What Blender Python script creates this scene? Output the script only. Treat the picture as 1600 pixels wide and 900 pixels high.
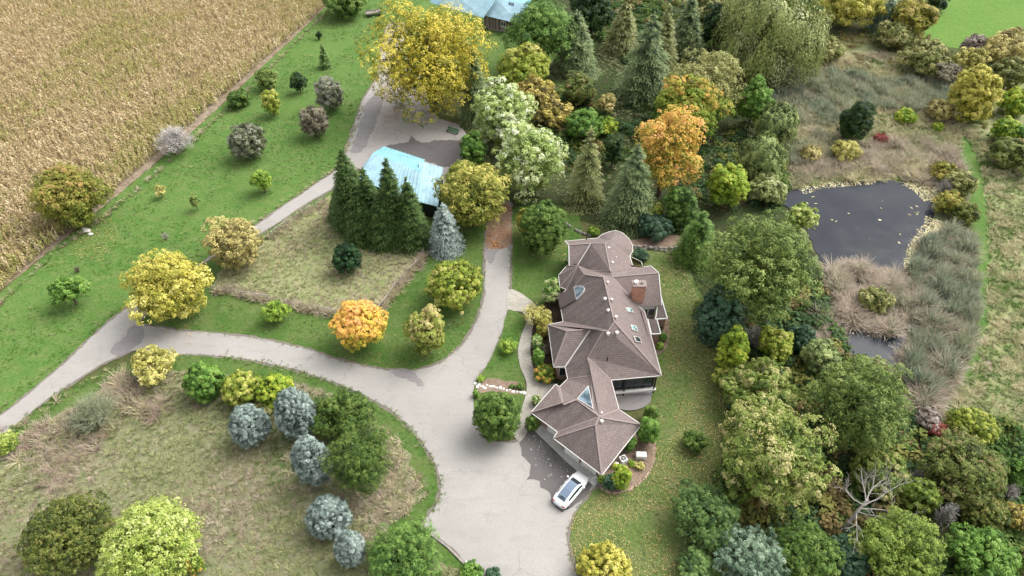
import bpy, math, random
import numpy as np
from mathutils import Vector, Matrix

for o in list(bpy.data.objects):
    bpy.data.objects.remove(o)
scene = bpy.context.scene
COL = scene.collection
R = math.radians

# ------------------------------------------------------------------ camera, sky, sun, exposure
PITCH, FPX, CAMH = R(44.0), 1100.0, 70.0
cam_data = bpy.data.cameras.new('camera')
cam_data.sensor_width = 36.0
cam_data.lens = 36.0 * FPX / 1600.0
cam_data.clip_start, cam_data.clip_end = 1.0, 4000.0
cam = bpy.data.objects.new('camera', cam_data)
cam.location = (0, 0, CAMH)
cam.rotation_euler = (R(90) - PITCH, 0, 0)
COL.objects.link(cam)
scene.camera = cam

SUN_ELEV, SUN_AZ = R(52.0), R(62.0)          # azimuth clockwise from +Y (far side of the scene)
world = bpy.data.worlds.new("World")
scene.world = world
world.use_nodes = True
wn, wl = world.node_tree.nodes, world.node_tree.links
sky = wn.new('ShaderNodeTexSky')
sky.sky_type = 'NISHITA'
sky.sun_disc = False
sky.sun_elevation, sky.sun_rotation = SUN_ELEV, SUN_AZ
sky.dust_density = 4.0
hs = wn.new('ShaderNodeHueSaturation')
hs.inputs['Saturation'].default_value = 0.15
wl.new(sky.outputs[0], hs.inputs['Color'])
wl.new(hs.outputs[0], wn['Background'].inputs['Color'])
wn['Background'].inputs['Strength'].default_value = 0.15
sd = bpy.data.lights.new('sun', 'SUN')
sd.energy, sd.angle, sd.color = 1.05, R(48), (1.0, 0.98, 0.945)
sun = bpy.data.objects.new('sun', sd)
sdir = Vector((math.sin(SUN_AZ) * math.cos(SUN_ELEV), math.cos(SUN_AZ) * math.cos(SUN_ELEV), math.sin(SUN_ELEV)))
sun.rotation_euler = sdir.to_track_quat('Z', 'Y').to_euler()
sun.location = (0, 0, 120)
COL.objects.link(sun)
scene.view_settings.view_transform = 'Standard'
scene.view_settings.look = 'None'
scene.view_settings.exposure = 1.18
scene.view_settings.gamma = 1.0
scene.cycles.max_bounces = 5
scene.cycles.diffuse_bounces = 2
scene.cycles.transmission_bounces = 3

# ------------------------------------------------------------------ where a photographed point stands
CP, SP = math.cos(PITCH), math.sin(PITCH)
def P(px, py, z=0.0):
    a, b = (px - 800) / FPX, (py - 450) / FPX
    d = Vector((a, CP - b * SP, -SP - b * CP))
    t = (z - CAMH) / d.z
    return Vector((d.x * t, d.y * t, z))
def PLN(px, py, p0, n, off=0.0):
    a, b = (px - 800) / FPX, (py - 450) / FPX
    d = Vector((a, CP - b * SP, -SP - b * CP))
    c = Vector((0, 0, CAMH))
    t = (p0 - c).dot(n) / d.dot(n)
    return c + d * t + n * off
def SC(p):
    return FPX / (p.y * CP + (CAMH - p.z) * SP)

# ------------------------------------------------------------------ object helpers
def tag(o, label=None, cat=None, group=None, kind=None):
    if label: o['label'] = label
    if cat: o['category'] = cat
    if group: o['group'] = group
    if kind: o['kind'] = kind
    return o
def thing(name, label, cat, loc=(0, 0, 0), rz=0.0, group=None):
    o = bpy.data.objects.new(name, None)
    o.empty_display_size = 0.3
    o.location = loc
    o.rotation_euler = (0, 0, rz)
    COL.objects.link(o)
    return tag(o, label, cat, group)
def link(name, me, mat=None, parent=None, world_space=False):
    o = bpy.data.objects.new(name, me)
    COL.objects.link(o)
    if mat is not None and not me.materials:
        me.materials.append(mat)
    if parent is not None:
        o.parent = parent
        if world_space:
            m = Matrix.Translation(parent.location) @ parent.rotation_euler.to_matrix().to_4x4()
            o.matrix_parent_inverse = m.inverted()
    return o
def quad_mesh(name, V, tint=None, mat=None):
    V = np.asarray(V, dtype=np.float32)
    n = len(V)
    me = bpy.data.meshes.new(name)
    me.vertices.add(4 * n)
    me.vertices.foreach_set('co', V.reshape(-1))
    me.loops.add(4 * n)
    me.loops.foreach_set('vertex_index', np.arange(4 * n, dtype=np.int32))
    me.polygons.add(n)
    me.polygons.foreach_set('loop_start', np.arange(0, 4 * n, 4, dtype=np.int32))
    me.update(calc_edges=True)
    if tint is not None:
        a = me.attributes.new('tint', 'FLOAT', 'FACE')
        a.data.foreach_set('value', np.asarray(tint, dtype=np.float32))
    if mat is not None:
        me.materials.append(mat)
    return me
def leaf_mesh(name, V, tint, mat):
    """one triangle per leaf: V holds base left, base right, tip"""
    V = np.asarray(V, dtype=np.float32)
    n = len(V)
    me = bpy.data.meshes.new(name)
    me.vertices.add(3 * n)
    me.vertices.foreach_set('co', V.reshape(-1))
    me.loops.add(3 * n)
    me.loops.foreach_set('vertex_index', np.arange(3 * n, dtype=np.int32))
    me.polygons.add(n)
    me.polygons.foreach_set('loop_start', np.arange(0, 3 * n, 3, dtype=np.int32))
    me.update(calc_edges=True)
    me.attributes.new('tint', 'FLOAT', 'FACE').data.foreach_set('value', np.asarray(tint, dtype=np.float32))
    me.materials.append(mat)
    return me
class MB:
    """collects polygons into one mesh"""
    def __init__(self):
        self.v, self.f, self.sm = [], [], []
    def poly(self, pts):
        i = len(self.v)
        self.v += [tuple(p) for p in pts]
        self.f.append(list(range(i, i + len(pts))))
        return self
    def box(self, c, size, rot=0.0, m=None, taper=1.0):
        sx, sy, sz = size[0] / 2, size[1] / 2, size[2] / 2
        M = m if m is not None else Matrix.Translation(c) @ Matrix.Rotation(rot, 4, 'Z')
        i = len(self.v)
        for z in (-1, 1):
            k = taper if z > 0 else 1.0
            for x, y in ((-1, -1), (1, -1), (1, 1), (-1, 1)):
                self.v.append(tuple(M @ Vector((x * sx * k, y * sy * k, z * sz))))
        for q in ((0, 3, 2, 1), (4, 5, 6, 7), (0, 1, 5, 4), (1, 2, 6, 5), (2, 3, 7, 6), (3, 0, 4, 7)):
            self.f.append([i + k for k in q])
        return self
    def bar(self, a, b, w, h, up=Vector((0, 0, 1))):
        a, b = Vector(a), Vector(b)
        d = b - a
        L = d.length
        if L < 1e-6: return self
        x = d / L
        y = Vector(up).cross(x)
        if y.length < 1e-4: y = Vector((0, 1, 0)).cross(x)
        y.normalize()
        z = x.cross(y)
        M = Matrix(((x.x, y.x, z.x, 0), (x.y, y.y, z.y, 0), (x.z, y.z, z.z, 0), (0, 0, 0, 1)))
        return self.box(None, (L, w, h), m=Matrix.Translation((a + b) / 2) @ M)
    def tube(self, pts, rad, n=6, cap=True):
        pts = [Vector(p) for p in pts]
        rings = []
        for k, p in enumerate(pts):
            d = (pts[min(k + 1, len(pts) - 1)] - pts[max(k - 1, 0)])
            if d.length < 1e-7: d = Vector((0, 0, 1))
            d.normalize()
            a = d.cross(Vector((0.31, 0.95, 0.05))) if abs(d.z) > 0.3 else d.cross(Vector((0, 0, 1)))
            a.normalize()
            b = d.cross(a)
            i = len(self.v)
            for j in range(n):
                t = 2 * math.pi * j / n
                self.v.append(tuple(p + (a * math.cos(t) + b * math.sin(t)) * rad[k]))
            rings.append(i)
        for r0, r1 in zip(rings, rings[1:]):
            for j in range(n):
                self.f.append([r0 + j, r0 + (j + 1) % n, r1 + (j + 1) % n, r1 + j])
        if cap:
            self.f.append([rings[-1] + j for j in range(n)])
            self.f.append([rings[0] + n - 1 - j for j in range(n)])
        return self
    def build(self, name, mat=None, parent=None, smooth=False, world_space=False, uv=False):
        me = bpy.data.meshes.new(name)
        me.from_pydata(self.v, [], self.f)
        me.update()
        if uv:
            l = me.uv_layers.new(name='UVMap')
            for p in me.polygons:
                n = p.normal
                u = Vector((0, 0, 1)).cross(n)
                u = u.normalized() if u.length > 1e-4 else Vector((1, 0, 0))
                w = n.cross(u)
                for li in p.loop_indices:
                    co = me.vertices[me.loops[li].vertex_index].co
                    l.data[li].uv = (co.dot(u), co.dot(w))
        if smooth:
            me.polygons.foreach_set('use_smooth', [True] * len(me.polygons))
        return link(name, me, mat, parent, world_space)

# ------------------------------------------------------------------ materials
def new_mat(name):
    m = bpy.data.materials.new(name)
    m.use_nodes = True
    nt = m.node_tree
    return m, nt, nt.nodes, nt.links, nt.nodes['Principled BSDF']
def noise(nt, vec, scale, detail=4, rough=0.55, dist=0.0):
    n = nt.nodes.new('ShaderNodeTexNoise')
    n.inputs['Scale'].default_value = scale
    n.inputs['Detail'].default_value = detail
    n.inputs['Roughness'].default_value = rough
    n.inputs['Distortion'].default_value = dist
    nt.links.new(vec, n.inputs['Vector'])
    return n.outputs['Fac']
def ramp(nt, fac, stops, interp='LINEAR'):
    r = nt.nodes.new('ShaderNodeValToRGB')
    r.color_ramp.interpolation = interp
    e = r.color_ramp.elements
    while len(e) < len(stops): e.new(0.5)
    for k, (p, c) in enumerate(stops):
        e[k].position = p
        e[k].color = (c[0], c[1], c[2], 1) if len(c) == 3 else c
    nt.links.new(fac, r.inputs[0])
    return r.outputs[0]
def mix(nt, fac, a, b, mode='MIX'):
    m = nt.nodes.new('ShaderNodeMix')
    m.data_type = 'RGBA'
    m.blend_type = mode
    for s, v in ((m.inputs[0], fac), (m.inputs[6], a), (m.inputs[7], b)):
        if hasattr(v, 'is_linked'): nt.links.new(v, s)
        elif isinstance(v, (tuple, list)): s.default_value = (*v[:3], 1)
        else: s.default_value = v
    return m.outputs[2]
def bump(nt, bs, h, strength, dist=0.05):
    b = nt.nodes.new('ShaderNodeBump')
    b.inputs['Strength'].default_value = strength
    b.inputs['Distance'].default_value = dist
    nt.links.new(h, b.inputs['Height'])
    nt.links.new(b.outputs[0], bs.inputs['Normal'])
def pos(nt, scale=(1, 1, 1), rz=0.0):
    g = nt.nodes.new('ShaderNodeNewGeometry')
    mp = nt.nodes.new('ShaderNodeMapping')
    mp.inputs['Scale'].default_value = scale
    mp.inputs['Rotation'].default_value = (0, 0, rz)
    nt.links.new(g.outputs['Position'], mp.inputs['Vector'])
    return mp.outputs[0]

def plain(name, col, rough=0.6, metal=0.0, var=0.12, scale=3.0):
    m, nt, N, L, bs = new_mat(name)
    f = noise(nt, pos(nt), scale)
    d = tuple(c * (1 - var) for c in col)
    u = tuple(min(1, c * (1 + var)) for c in col)
    L.new(ramp(nt, f, [(0.3, d), (0.7, u)]), bs.inputs['Base Color'])
    bs.inputs['Roughness'].default_value = rough
    bs.inputs['Metallic'].default_value = metal
    return m

def ground_mat(name, cols, big=0.06, mid=0.5, fine=3.0, rough=0.95, bmp=0.6, stretch=None, fleck=None):
    """three colours mixed by noise at three scales; fleck = (colour, amount)"""
    m, nt, N, L, bs = new_mat(name)
    p = pos(nt)
    q = pos(nt, *stretch) if stretch else p
    a = noise(nt, p, big, 3)
    b = noise(nt, q, mid, 4, 0.6)
    c = noise(nt, q, fine, 3, 0.7)
    col = ramp(nt, a, [(0.38, cols[0]), (0.62, cols[1])])
    col = mix(nt, ramp(nt, b, [(0.42, (0, 0, 0)), (0.68, (0.8, 0.8, 0.8))]), col, cols[2])
    dark = tuple(x * 0.55 for x in cols[0])
    lite = tuple(min(1, x * 1.6) for x in cols[1])
    col = mix(nt, ramp(nt, c, [(0.3, (0.75,) * 3), (0.48, (0, 0, 0))]), col, dark)
    col = mix(nt, ramp(nt, c, [(0.55, (0, 0, 0)), (0.78, (0.6,) * 3)]), col, lite)
    if fleck:
        f = noise(nt, p, 7.0, 2, 0.5)
        g = noise(nt, p, 0.12, 3, 0.6)
        mask = nt.nodes.new('ShaderNodeMath'); mask.operation = 'MULTIPLY'
        L.new(ramp(nt, f, [(0.60, (0, 0, 0)), (0.66, (1, 1, 1))]), mask.inputs[0])
        L.new(ramp(nt, g, [(0.40, (0, 0, 0)), (0.62, (fleck[1],) * 3)]), mask.inputs[1])
        col = mix(nt, mask.outputs[0], col, fleck[0])
    L.new(col, bs.inputs['Base Color'])
    bs.inputs['Roughness'].default_value = rough
    bs.inputs['Specular IOR Level'].default_value = 0.15
    if bmp: bump(nt, bs, c, bmp, 0.12)
    return m

LEAFM = {}
def leaf_mat(name, stops, trans=0.16, rough=0.6):
    if name in LEAFM: return LEAFM[name]
    m, nt, N, L, bs = new_mat('leaf_' + name)
    at = N.new('ShaderNodeAttribute')
    at.attribute_name = 'tint'
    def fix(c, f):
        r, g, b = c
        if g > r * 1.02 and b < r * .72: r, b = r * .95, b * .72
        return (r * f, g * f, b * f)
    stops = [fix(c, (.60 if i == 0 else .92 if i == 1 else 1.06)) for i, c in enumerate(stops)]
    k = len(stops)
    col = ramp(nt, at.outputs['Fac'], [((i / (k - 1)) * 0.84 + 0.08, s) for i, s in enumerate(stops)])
    L.new(col, bs.inputs['Base Color'])
    bs.inputs['Roughness'].default_value = rough
    bs.inputs['Specular IOR Level'].default_value = 0.25
    tr = N.new('ShaderNodeBsdfTranslucent')
    L.new(col, tr.inputs['Color'])
    ms = N.new('ShaderNodeMixShader')
    ms.inputs[0].default_value = trans
    L.new(bs.outputs[0], ms.inputs[1])
    L.new(tr.outputs[0], ms.inputs[2])
    L.new(ms.outputs[0], N['Material Output'].inputs['Surface'])
    LEAFM[name] = m
    return m
def tuft_mat(name, stops, trans=0.2):
    m, nt, N, L, bs = new_mat('tuft_' + name)
    oi = N.new('ShaderNodeObjectInfo')
    k = len(stops)
    col = ramp(nt, oi.outputs['Random'], [(i / (k - 1), s) for i, s in enumerate(stops)])
    L.new(col, bs.inputs['Base Color'])
    bs.inputs['Roughness'].default_value = 0.8
    bs.inputs['Specular IOR Level'].default_value = 0.15
    tr = N.new('ShaderNodeBsdfTranslucent')
    L.new(col, tr.inputs['Color'])
    ms = N.new('ShaderNodeMixShader')
    ms.inputs[0].default_value = trans
    L.new(bs.outputs[0], ms.inputs[1])
    L.new(tr.outputs[0], ms.inputs[2])
    L.new(ms.outputs[0], N['Material Output'].inputs['Surface'])
    return m

# ------------------------------------------------------------------ ground sheets
def catmull(pts, closed=True, step=0.7):
    out = []
    n = len(pts)
    rng = range(n) if closed else range(n - 1)
    for i in rng:
        if closed:
            p0, p1, p2, p3 = pts[(i - 1) % n], pts[i], pts[(i + 1) % n], pts[(i + 2) % n]
        else:
            p0, p1, p2, p3 = pts[max(i - 1, 0)], pts[i], pts[i + 1], pts[min(i + 2, n - 1)]
        k = max(1, int((p2 - p1).length / step))
        for j in range(k):
            t = j / k
            # centripetal-like tension to avoid overshoot
            m1, m2 = (p2 - p0) * 0.4, (p3 - p1) * 0.4
            L = (p2 - p1).length
            if m1.length > L: m1 *= L / m1.length
            if m2.length > L: m2 *= L / m2.length
            h00, h10 = 2 * t**3 - 3 * t**2 + 1, t**3 - 2 * t**2 + t
            h01, h11 = -2 * t**3 + 3 * t**2, t**3 - t**2
            out.append(p1 * h00 + m1 * h10 + p2 * h01 + m2 * h11)
    if not closed: out.append(pts[-1])
    return out
_sheet = [0]
def outline(px, jit=0.15, smooth=True, step=0.7, seed=0):
    rs = random.Random(seed + 17)
    w = [P(*p) for p in px]
    if smooth: w = catmull(w, True, step)
    ph = [rs.uniform(0, 6.28) for _ in range(6)]
    out, s = [], 0.0
    n = len(w)
    for i, p in enumerate(w):
        d = w[(i + 1) % n] - w[i - 1]
        if d.length < 1e-6: continue
        nrm = Vector((-d.y, d.x, 0)).normalized()
        s += (w[(i + 1) % n] - p).length
        j = math.sin(s * 0.9 + ph[0]) * 0.5 + math.sin(s * 2.3 + ph[1]) * 0.35 + rs.uniform(-1, 1) * 0.6
        out.append(p + nrm * j * jit)
    return out
def sheet(name, px, mat, jit=0.15, smooth=True, step=0.7, world_pts=None, z=None):
    _sheet[0] += 1
    z = _sheet[0] * 0.004 if z is None else z
    w = world_pts or outline(px, jit, smooth, step, _sheet[0])
    me = bpy.data.meshes.new(name)
    from mathutils.geometry import tessellate_polygon
    tris = tessellate_polygon([[Vector((p.x, p.y, 0)) for p in w]])
    me.from_pydata([(p.x, p.y, z) for p in w], [], [list(t) for t in tris])
    me.update()
    if sum(p.normal.z for p in me.polygons) < 0: me.flip_normals()
    for p in me.polygons:
        if p.normal.z < 0: p.flip()
    o = link(name, me, mat)
    return tag(o, kind='structure')
def in_poly(pts, poly):
    x, y = pts[:, 0], pts[:, 1]
    inside = np.zeros(len(pts), bool)
    n = len(poly)
    for i in range(n):
        x1, y1 = poly[i][0], poly[i][1]
        x2, y2 = poly[(i + 1) % n][0], poly[(i + 1) % n][1]
        if y1 == y2: continue
        c = ((y1 > y) != (y2 > y)) & (x < (x2 - x1) * (y - y1) / (y2 - y1) + x1)
        inside ^= c
    return inside
def scatter_in(px, dens, seed, exclude=(), limit=60000):
    rs = np.random.default_rng(seed)
    poly = [P(*p) for p in px]
    xs, ys = [p.x for p in poly], [p.y for p in poly]
    A = (max(xs) - min(xs)) * (max(ys) - min(ys))
    n = int(min(A * dens, limit * 6))
    pts = np.c_[rs.uniform(min(xs), max(xs), n), rs.uniform(min(ys), max(ys), n)]
    pts = pts[in_poly(pts, poly)]
    for e in exclude:
        pts = pts[~in_poly(pts, [P(*p) for p in e])]
    return pts[:limit]
def vnoise(p, f, seed):
    rs = np.random.default_rng(seed)
    o = np.zeros(len(p))
    for k in range(6):
        a, ph, m = rs.uniform(0, 6.28), rs.uniform(0, 6.28), rs.uniform(0.6, 1.7)
        o += np.sin((p[:, 0] * math.cos(a) + p[:, 1] * math.sin(a)) * f * m + ph)
    return o / 6 ** 0.5

# ------------------------------------------------------------------ countless things: one object each, tufts instanced on points
def tuft_source(name, mats, V, mi):
    me = quad_mesh(name, V)
    for m in mats: me.materials.append(m)
    me.polygons.foreach_set('material_index', np.asarray(mi, dtype=np.int32))
    return me
def blades(n, h, w, spread, droop, seed, z0=0.0, seg=2):
    rs = np.random.default_rng(seed)
    V = []
    for k in range(n):
        a = rs.uniform(0, 6.283)
        b = np.array([math.cos(a), math.sin(a), 0])
        sd_ = np.array([-b[1], b[0], 0])
        hh = h * rs.uniform(0.6, 1.1)
        o = b * rs.uniform(0, spread * 0.35)
        prev = None
        for s in range(seg + 1):
            t = s / seg
            c = o + b * (spread * t + droop * t * t) * rs.uniform(0.85, 1.1) + np.array([0, 0, z0 + hh * (t - 0.35 * t * t * (droop / max(h, .1)))])
            ww = w * (1 - t * 0.85)
            cur = (c - sd_ * ww, c + sd_ * ww)
            if prev is not None:
                V.append([prev[0], prev[1], cur[1], cur[0]])
            prev = cur
    return V
GNG = {}
def gn_stuff(name, pts, sources, idx, scl, label, cat, seed, tilt=0.12, z=0.0, parent=None):
    rs = np.random.default_rng(seed)
    n = len(pts)
    co = np.c_[pts[:, :2], pts[:, 2] if pts.shape[1] > 2 else np.full(n, z)].astype(np.float32)
    me = bpy.data.meshes.new(name)
    me.vertices.add(n)
    me.vertices.foreach_set('co', co.reshape(-1))
    rot = np.c_[rs.normal(0, tilt, n), rs.normal(0, tilt, n), rs.uniform(0, 6.283, n)].astype(np.float32)
    me.attributes.new('rot', 'FLOAT_VECTOR', 'POINT').data.foreach_set('vector', rot.reshape(-1))
    sv = np.repeat(np.asarray(scl, dtype=np.float32)[:, None], 3, 1)
    me.attributes.new('scl', 'FLOAT_VECTOR', 'POINT').data.foreach_set('vector', sv.reshape(-1))
    me.attributes.new('idx', 'INT', 'POINT').data.foreach_set('value', np.asarray(idx, dtype=np.int32))
    key = tuple(s.name for s in sources)
    if key not in GNG:
        c = bpy.data.collections.new(name + '_tufts')
        for k, s in enumerate(sources):
            so = bpy.data.objects.new('%02d_%s' % (k, s.name), s)
            c.objects.link(so)
        ng = bpy.data.node_groups.new(name + '_scatter', 'GeometryNodeTree')
        ng.interface.new_socket('Geometry', in_out='INPUT', socket_type='NodeSocketGeometry')
        ng.interface.new_socket('Geometry', in_out='OUTPUT', socket_type='NodeSocketGeometry')
        N, L = ng.nodes, ng.links
        gi, go = N.new('NodeGroupInput'), N.new('NodeGroupOutput')
        iop = N.new('GeometryNodeInstanceOnPoints')
        ci = N.new('GeometryNodeCollectionInfo')
        ci.inputs['Collection'].default_value = c
        ci.inputs['Separate Children'].default_value = True
        ci.inputs['Reset Children'].default_value = True
        iop.inputs['Pick Instance'].default_value = True
        def na(nm, ty):
            a = N.new('GeometryNodeInputNamedAttribute')
            a.data_type = ty
            a.inputs['Name'].default_value = nm
            return [s for s in a.outputs if s.enabled and s.name == 'Attribute'][0]
        L.new(gi.outputs[0], iop.inputs['Points'])
        L.new(ci.outputs[0], iop.inputs['Instance'])
        L.new(na('idx', 'INT'), iop.inputs['Instance Index'])
        er = N.new('FunctionNodeEulerToRotation')
        L.new(na('rot', 'FLOAT_VECTOR'), er.inputs[0])
        L.new(er.outputs[0], iop.inputs['Rotation'])
        L.new(na('scl', 'FLOAT_VECTOR'), iop.inputs['Scale'])
        L.new(iop.outputs[0], go.inputs[0])
        GNG[key] = ng
    o = link(name, me)
    md = o.modifiers.new('scatter', 'NODES')
    md.node_group = GNG[key]
    return tag(o, label, cat, kind='stuff')
def leaf_litter(name, pts, size, mat, label, cat, seed, z=0.11, zj=0.05):
    rs = np.random.default_rng(seed)
    n = len(pts)
    a = rs.uniform(0, 6.283, n)
    s = size * rs.uniform(0.6, 1.3, n)
    c = np.c_[pts[:, :2], z + rs.uniform(0, zj, n)]
    u = np.c_[np.cos(a), np.sin(a), rs.normal(0, .25, n)] * s[:, None]
    v = np.c_[-np.sin(a), np.cos(a), rs.normal(0, .25, n)] * (s * .6)[:, None]
    V = np.stack([c - u, c - v, c + u, c + v], 1)
    V[:, :, 2] = np.maximum(V[:, :, 2], z - 0.005)
    me = quad_mesh(name, V, rs.uniform(0, 1, n), mat)
    return tag(link(name, me), label, cat, kind='stuff')
# ------------------------------------------------------------------ the setting: terrain, fields, drives, water
M_rough = ground_mat('rough_grass', [(.075, .085, .030), (.13, .125, .050), (.055, .075, .022)], 0.07, 0.5, 2.4)
M_lawn = ground_mat('mown_lawn', [(.066, .140, .027), (.092, .168, .038), (.135, .178, .056)], 0.07, 0.45, 2.2, stretch=((1.0, 1.6, 1), R(35)), bmp=0.8)
M_lawn2 = ground_mat('old_lawn', [(.055, .115, .022), (.085, .140, .032), (.120, .150, .050)], 0.09, 0.4, 2.4, bmp=0.8)
M_lawn3 = ground_mat('leafy_lawn', [(.070, .125, .028), (.105, .150, .042), (.150, .155, .066)], 0.11, 0.33, 2.2, bmp=0.8, fleck=((.36, .27, .11), 0.9))
M_field = ground_mat('far_green_field', [(.085, .175, .028), (.105, .195, .034), (.125, .195, .045)], 0.05, 0.3, 1.2, stretch=((1.0, 3.0, 1), R(25)))
M_mead = ground_mat('dry_meadow', [(.185, .180, .098), (.21, .20, .125), (.145, .175, .070)], 0.10, 0.5, 2.0)
M_mead2 = ground_mat('pale_meadow', [(.20, .22, .095), (.27, .265, .14), (.165, .21, .07)], 0.10, 0.6, 2.4)
M_soil = ground_mat('dark_soil', [(.060, .045, .028), (.085, .065, .042), (.045, .040, .022)], 0.2, 1.0, 4.0)
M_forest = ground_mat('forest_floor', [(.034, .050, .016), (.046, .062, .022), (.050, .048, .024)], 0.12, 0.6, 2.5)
M_strip = ground_mat('bare_field_edge', [(.20, .15, .10), (.30, .245, .18), (.11, .085, .05)], 0.12, 0.7, 2.5)
M_mulch = ground_mat('mulch_bed', [(.230, .165, .120), (.280, .210, .160), (.150, .100, .070)], 0.3, 1.2, 4.5)
M_marsh = ground_mat('marsh_floor', [(.135, .145, .070), (.19, .185, .105), (.105, .14, .052)], 0.1, 0.5, 2.0)

def road_mat(name, base, dark, edge=0.5):
    m, nt, N, L, bs = new_mat(name)
    p = pos(nt)
    a, b, c = noise(nt, p, 0.09, 4, 0.6), noise(nt, p, 0.5, 5, 0.65), noise(nt, p, 9.0, 2, 0.6)
    col = ramp(nt, a, [(0.35, tuple(x * 0.90 for x in base)), (0.65, tuple(x * 1.06 for x in base))])
    col = mix(nt, ramp(nt, b, [(0.56, (0, 0, 0)), (0.76, (edge,) * 3)]), col, dark)
    col = mix(nt, ramp(nt, c, [(0.38, (0.5,) * 3), (0.55, (0, 0, 0))]), col, tuple(x * 0.72 for x in base))
    # cracks, and long faint patches of wear
    vo = N.new('ShaderNodeTexVoronoi')
    vo.feature = 'DISTANCE_TO_EDGE'
    vo.inputs['Scale'].default_value = .16
    nz = N.new('ShaderNodeTexNoise'); nz.inputs['Scale'].default_value = .8; nz.inputs['Detail'].default_value = 5
    L.new(p, nz.inputs['Vector'])
    va = N.new('ShaderNodeVectorMath'); va.operation = 'MULTIPLY_ADD'
    L.new(nz.outputs['Color'], va.inputs[0]); va.inputs[1].default_value = (2.2, 2.2, 0); L.new(p, va.inputs[2])
    L.new(va.outputs[0], vo.inputs['Vector'])
    g = noise(nt, p, .06, 2)
    mk = N.new('ShaderNodeMath'); mk.operation = 'MULTIPLY'
    L.new(ramp(nt, vo.outputs['Distance'], [(.003, (.5,) * 3), (.011, (0, 0, 0))]), mk.inputs[0])
    L.new(ramp(nt, g, [(.45, (0, 0, 0)), (.6, (1, 1, 1))]), mk.inputs[1])
    col = mix(nt, mk.outputs[0], col, tuple(x * .55 for x in dark))
    h = noise(nt, pos(nt, (.25, 1.1, 1), R(-25)), .7, 5, .7)
    col = mix(nt, ramp(nt, h, [(.55, (0, 0, 0)), (.72, (.4,) * 3)]), col, dark)
    col = mix(nt, ramp(nt, h, [(.30, (.35,) * 3), (.42, (0, 0, 0))]), col, tuple(min(1, x * 1.18) for x in base))
    L.new(col, bs.inputs['Base Color'])
    bs.inputs['Roughness'].default_value = 0.9
    bs.inputs['Specular IOR Level'].default_value = 0.2
    bump(nt, bs, c, 0.25, 0.03)
    return m
M_road = road_mat('pale_worn_asphalt', (.335, .316, .292), (.235, .217, .196), 0.55)
M_shoulder = road_mat('road_shoulder', (.190, .165, .140), (.110, .095, .075))
M_damp = road_mat('damp_dark_asphalt', (.135, .122, .118), (.090, .082, .078))
M_damp2 = road_mat('half_damp_asphalt', (.24, .222, .216), (.155, .140, .132))
M_rust = ground_mat('asphalt_under_leaves', [(.230, .150, .100), (.290, .215, .165), (.210, .110, .060)], 0.3, 1.0, 4.0)
M_paver, nt, N, L, bs = new_mat('paving_stones')
br = N.new('ShaderNodeTexBrick')
for k, v in (('Scale', 1.0), ('Brick Width', .42), ('Row Height', .24), ('Mortar Size', .02), ('Bias', 0.0)): br.inputs[k].default_value = v
br.inputs['Color1'].default_value, br.inputs['Color2'].default_value, br.inputs['Mortar'].default_value = (.46, .42, .37, 1), (.35, .32, .275, 1), (.20, .185, .15, 1)
L.new(pos(nt, rz=R(30)), br.inputs['Vector'])
cc = mix(nt, ramp(nt, noise(nt, pos(nt), .5, 4), [(.4, (0, 0, 0)), (.7, (.5, .5, .5))]), br.outputs['Color'], (.22, .22, .16))
L.new(cc, bs.inputs['Base Color']); bs.inputs['Roughness'].default_value = .9
bump(nt, bs, br.outputs['Fac'], -.3, .02)

gv = [(-900, -300), (900, -300), (900, 1500), (-900, 1500)]
sheet('ground', None, M_rough, world_pts=[Vector((x, y, 0)) for x, y in gv], z=0.0)

CORN = [(-420, -40), (-60, -40), (513, -22), (507, 8), (402, 108), (297, 204), (168, 312), (0, 448), (-260, 640)]
sheet('corn_field', CORN, M_soil, 0.1, False, 2.0)
sheet('field_edge', [(519, -24), (510, 9), (404, 110), (299, 207), (171, 315), (3, 453), (-257, 657), (-290, 640), (-30, 452), (150, 304), (290, 192), (395, 100), (500, 5), (508, -24)], M_strip, 0.25)
LAWN_W = [(519, -24), (509, 10), (403, 111), (298, 209), (170, 317), (3, 455), (-240, 660), (-200, 800), (0, 668), (100, 575), (190, 500), (330, 402), (445, 322), (535, 265), (556, 210), (590, 130), (640, 70), (720, 30), (700, -24)]
sheet('west_lawn', LAWN_W, M_lawn, 0.15)
sheet('middle_lawn', [(225, 500), (330, 400), (445, 325), (520, 296), (600, 300), (700, 290), (770, 330), (772, 480), (740, 545), (690, 580), (560, 575), (400, 540), (300, 525)], M_lawn2, 0.1)
sheet('north_yard_lawn', [(700, -20), (1010, -20), (1010, 180), (960, 270), (900, 200), (760, 200), (730, 60)], M_lawn2, 0.3)
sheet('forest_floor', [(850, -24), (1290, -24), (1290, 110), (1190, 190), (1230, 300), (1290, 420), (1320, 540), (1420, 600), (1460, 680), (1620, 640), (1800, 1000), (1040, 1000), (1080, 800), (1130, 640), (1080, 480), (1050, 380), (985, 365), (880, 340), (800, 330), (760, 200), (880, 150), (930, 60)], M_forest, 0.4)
sheet('east_lawn', [(985, 392), (1050, 386), (1075, 420), (1105, 480), (1140, 570), (1150, 650), (1120, 740), (1080, 830), (1065, 960), (880, 1000), (880, 790), (930, 740), (1000, 700), (1000, 560), (985, 480)], M_lawn3, 0.25)
sheet('front_lawn', [(796, 330), (900, 330), (905, 420), (880, 520), (845, 530), (830, 480), (812, 458), (796, 452)], M_lawn2, 0.15)
sheet('marsh', [(1200, 130), (1290, 90), (1420, 60), (1480, 110), (1520, 190), (1500, 260), (1540, 330), (1540, 470), (1500, 600), (1440, 660), (1400, 600), (1310, 540), (1280, 420), (1230, 310), (1190, 200)], M_marsh, 0.6)
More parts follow.
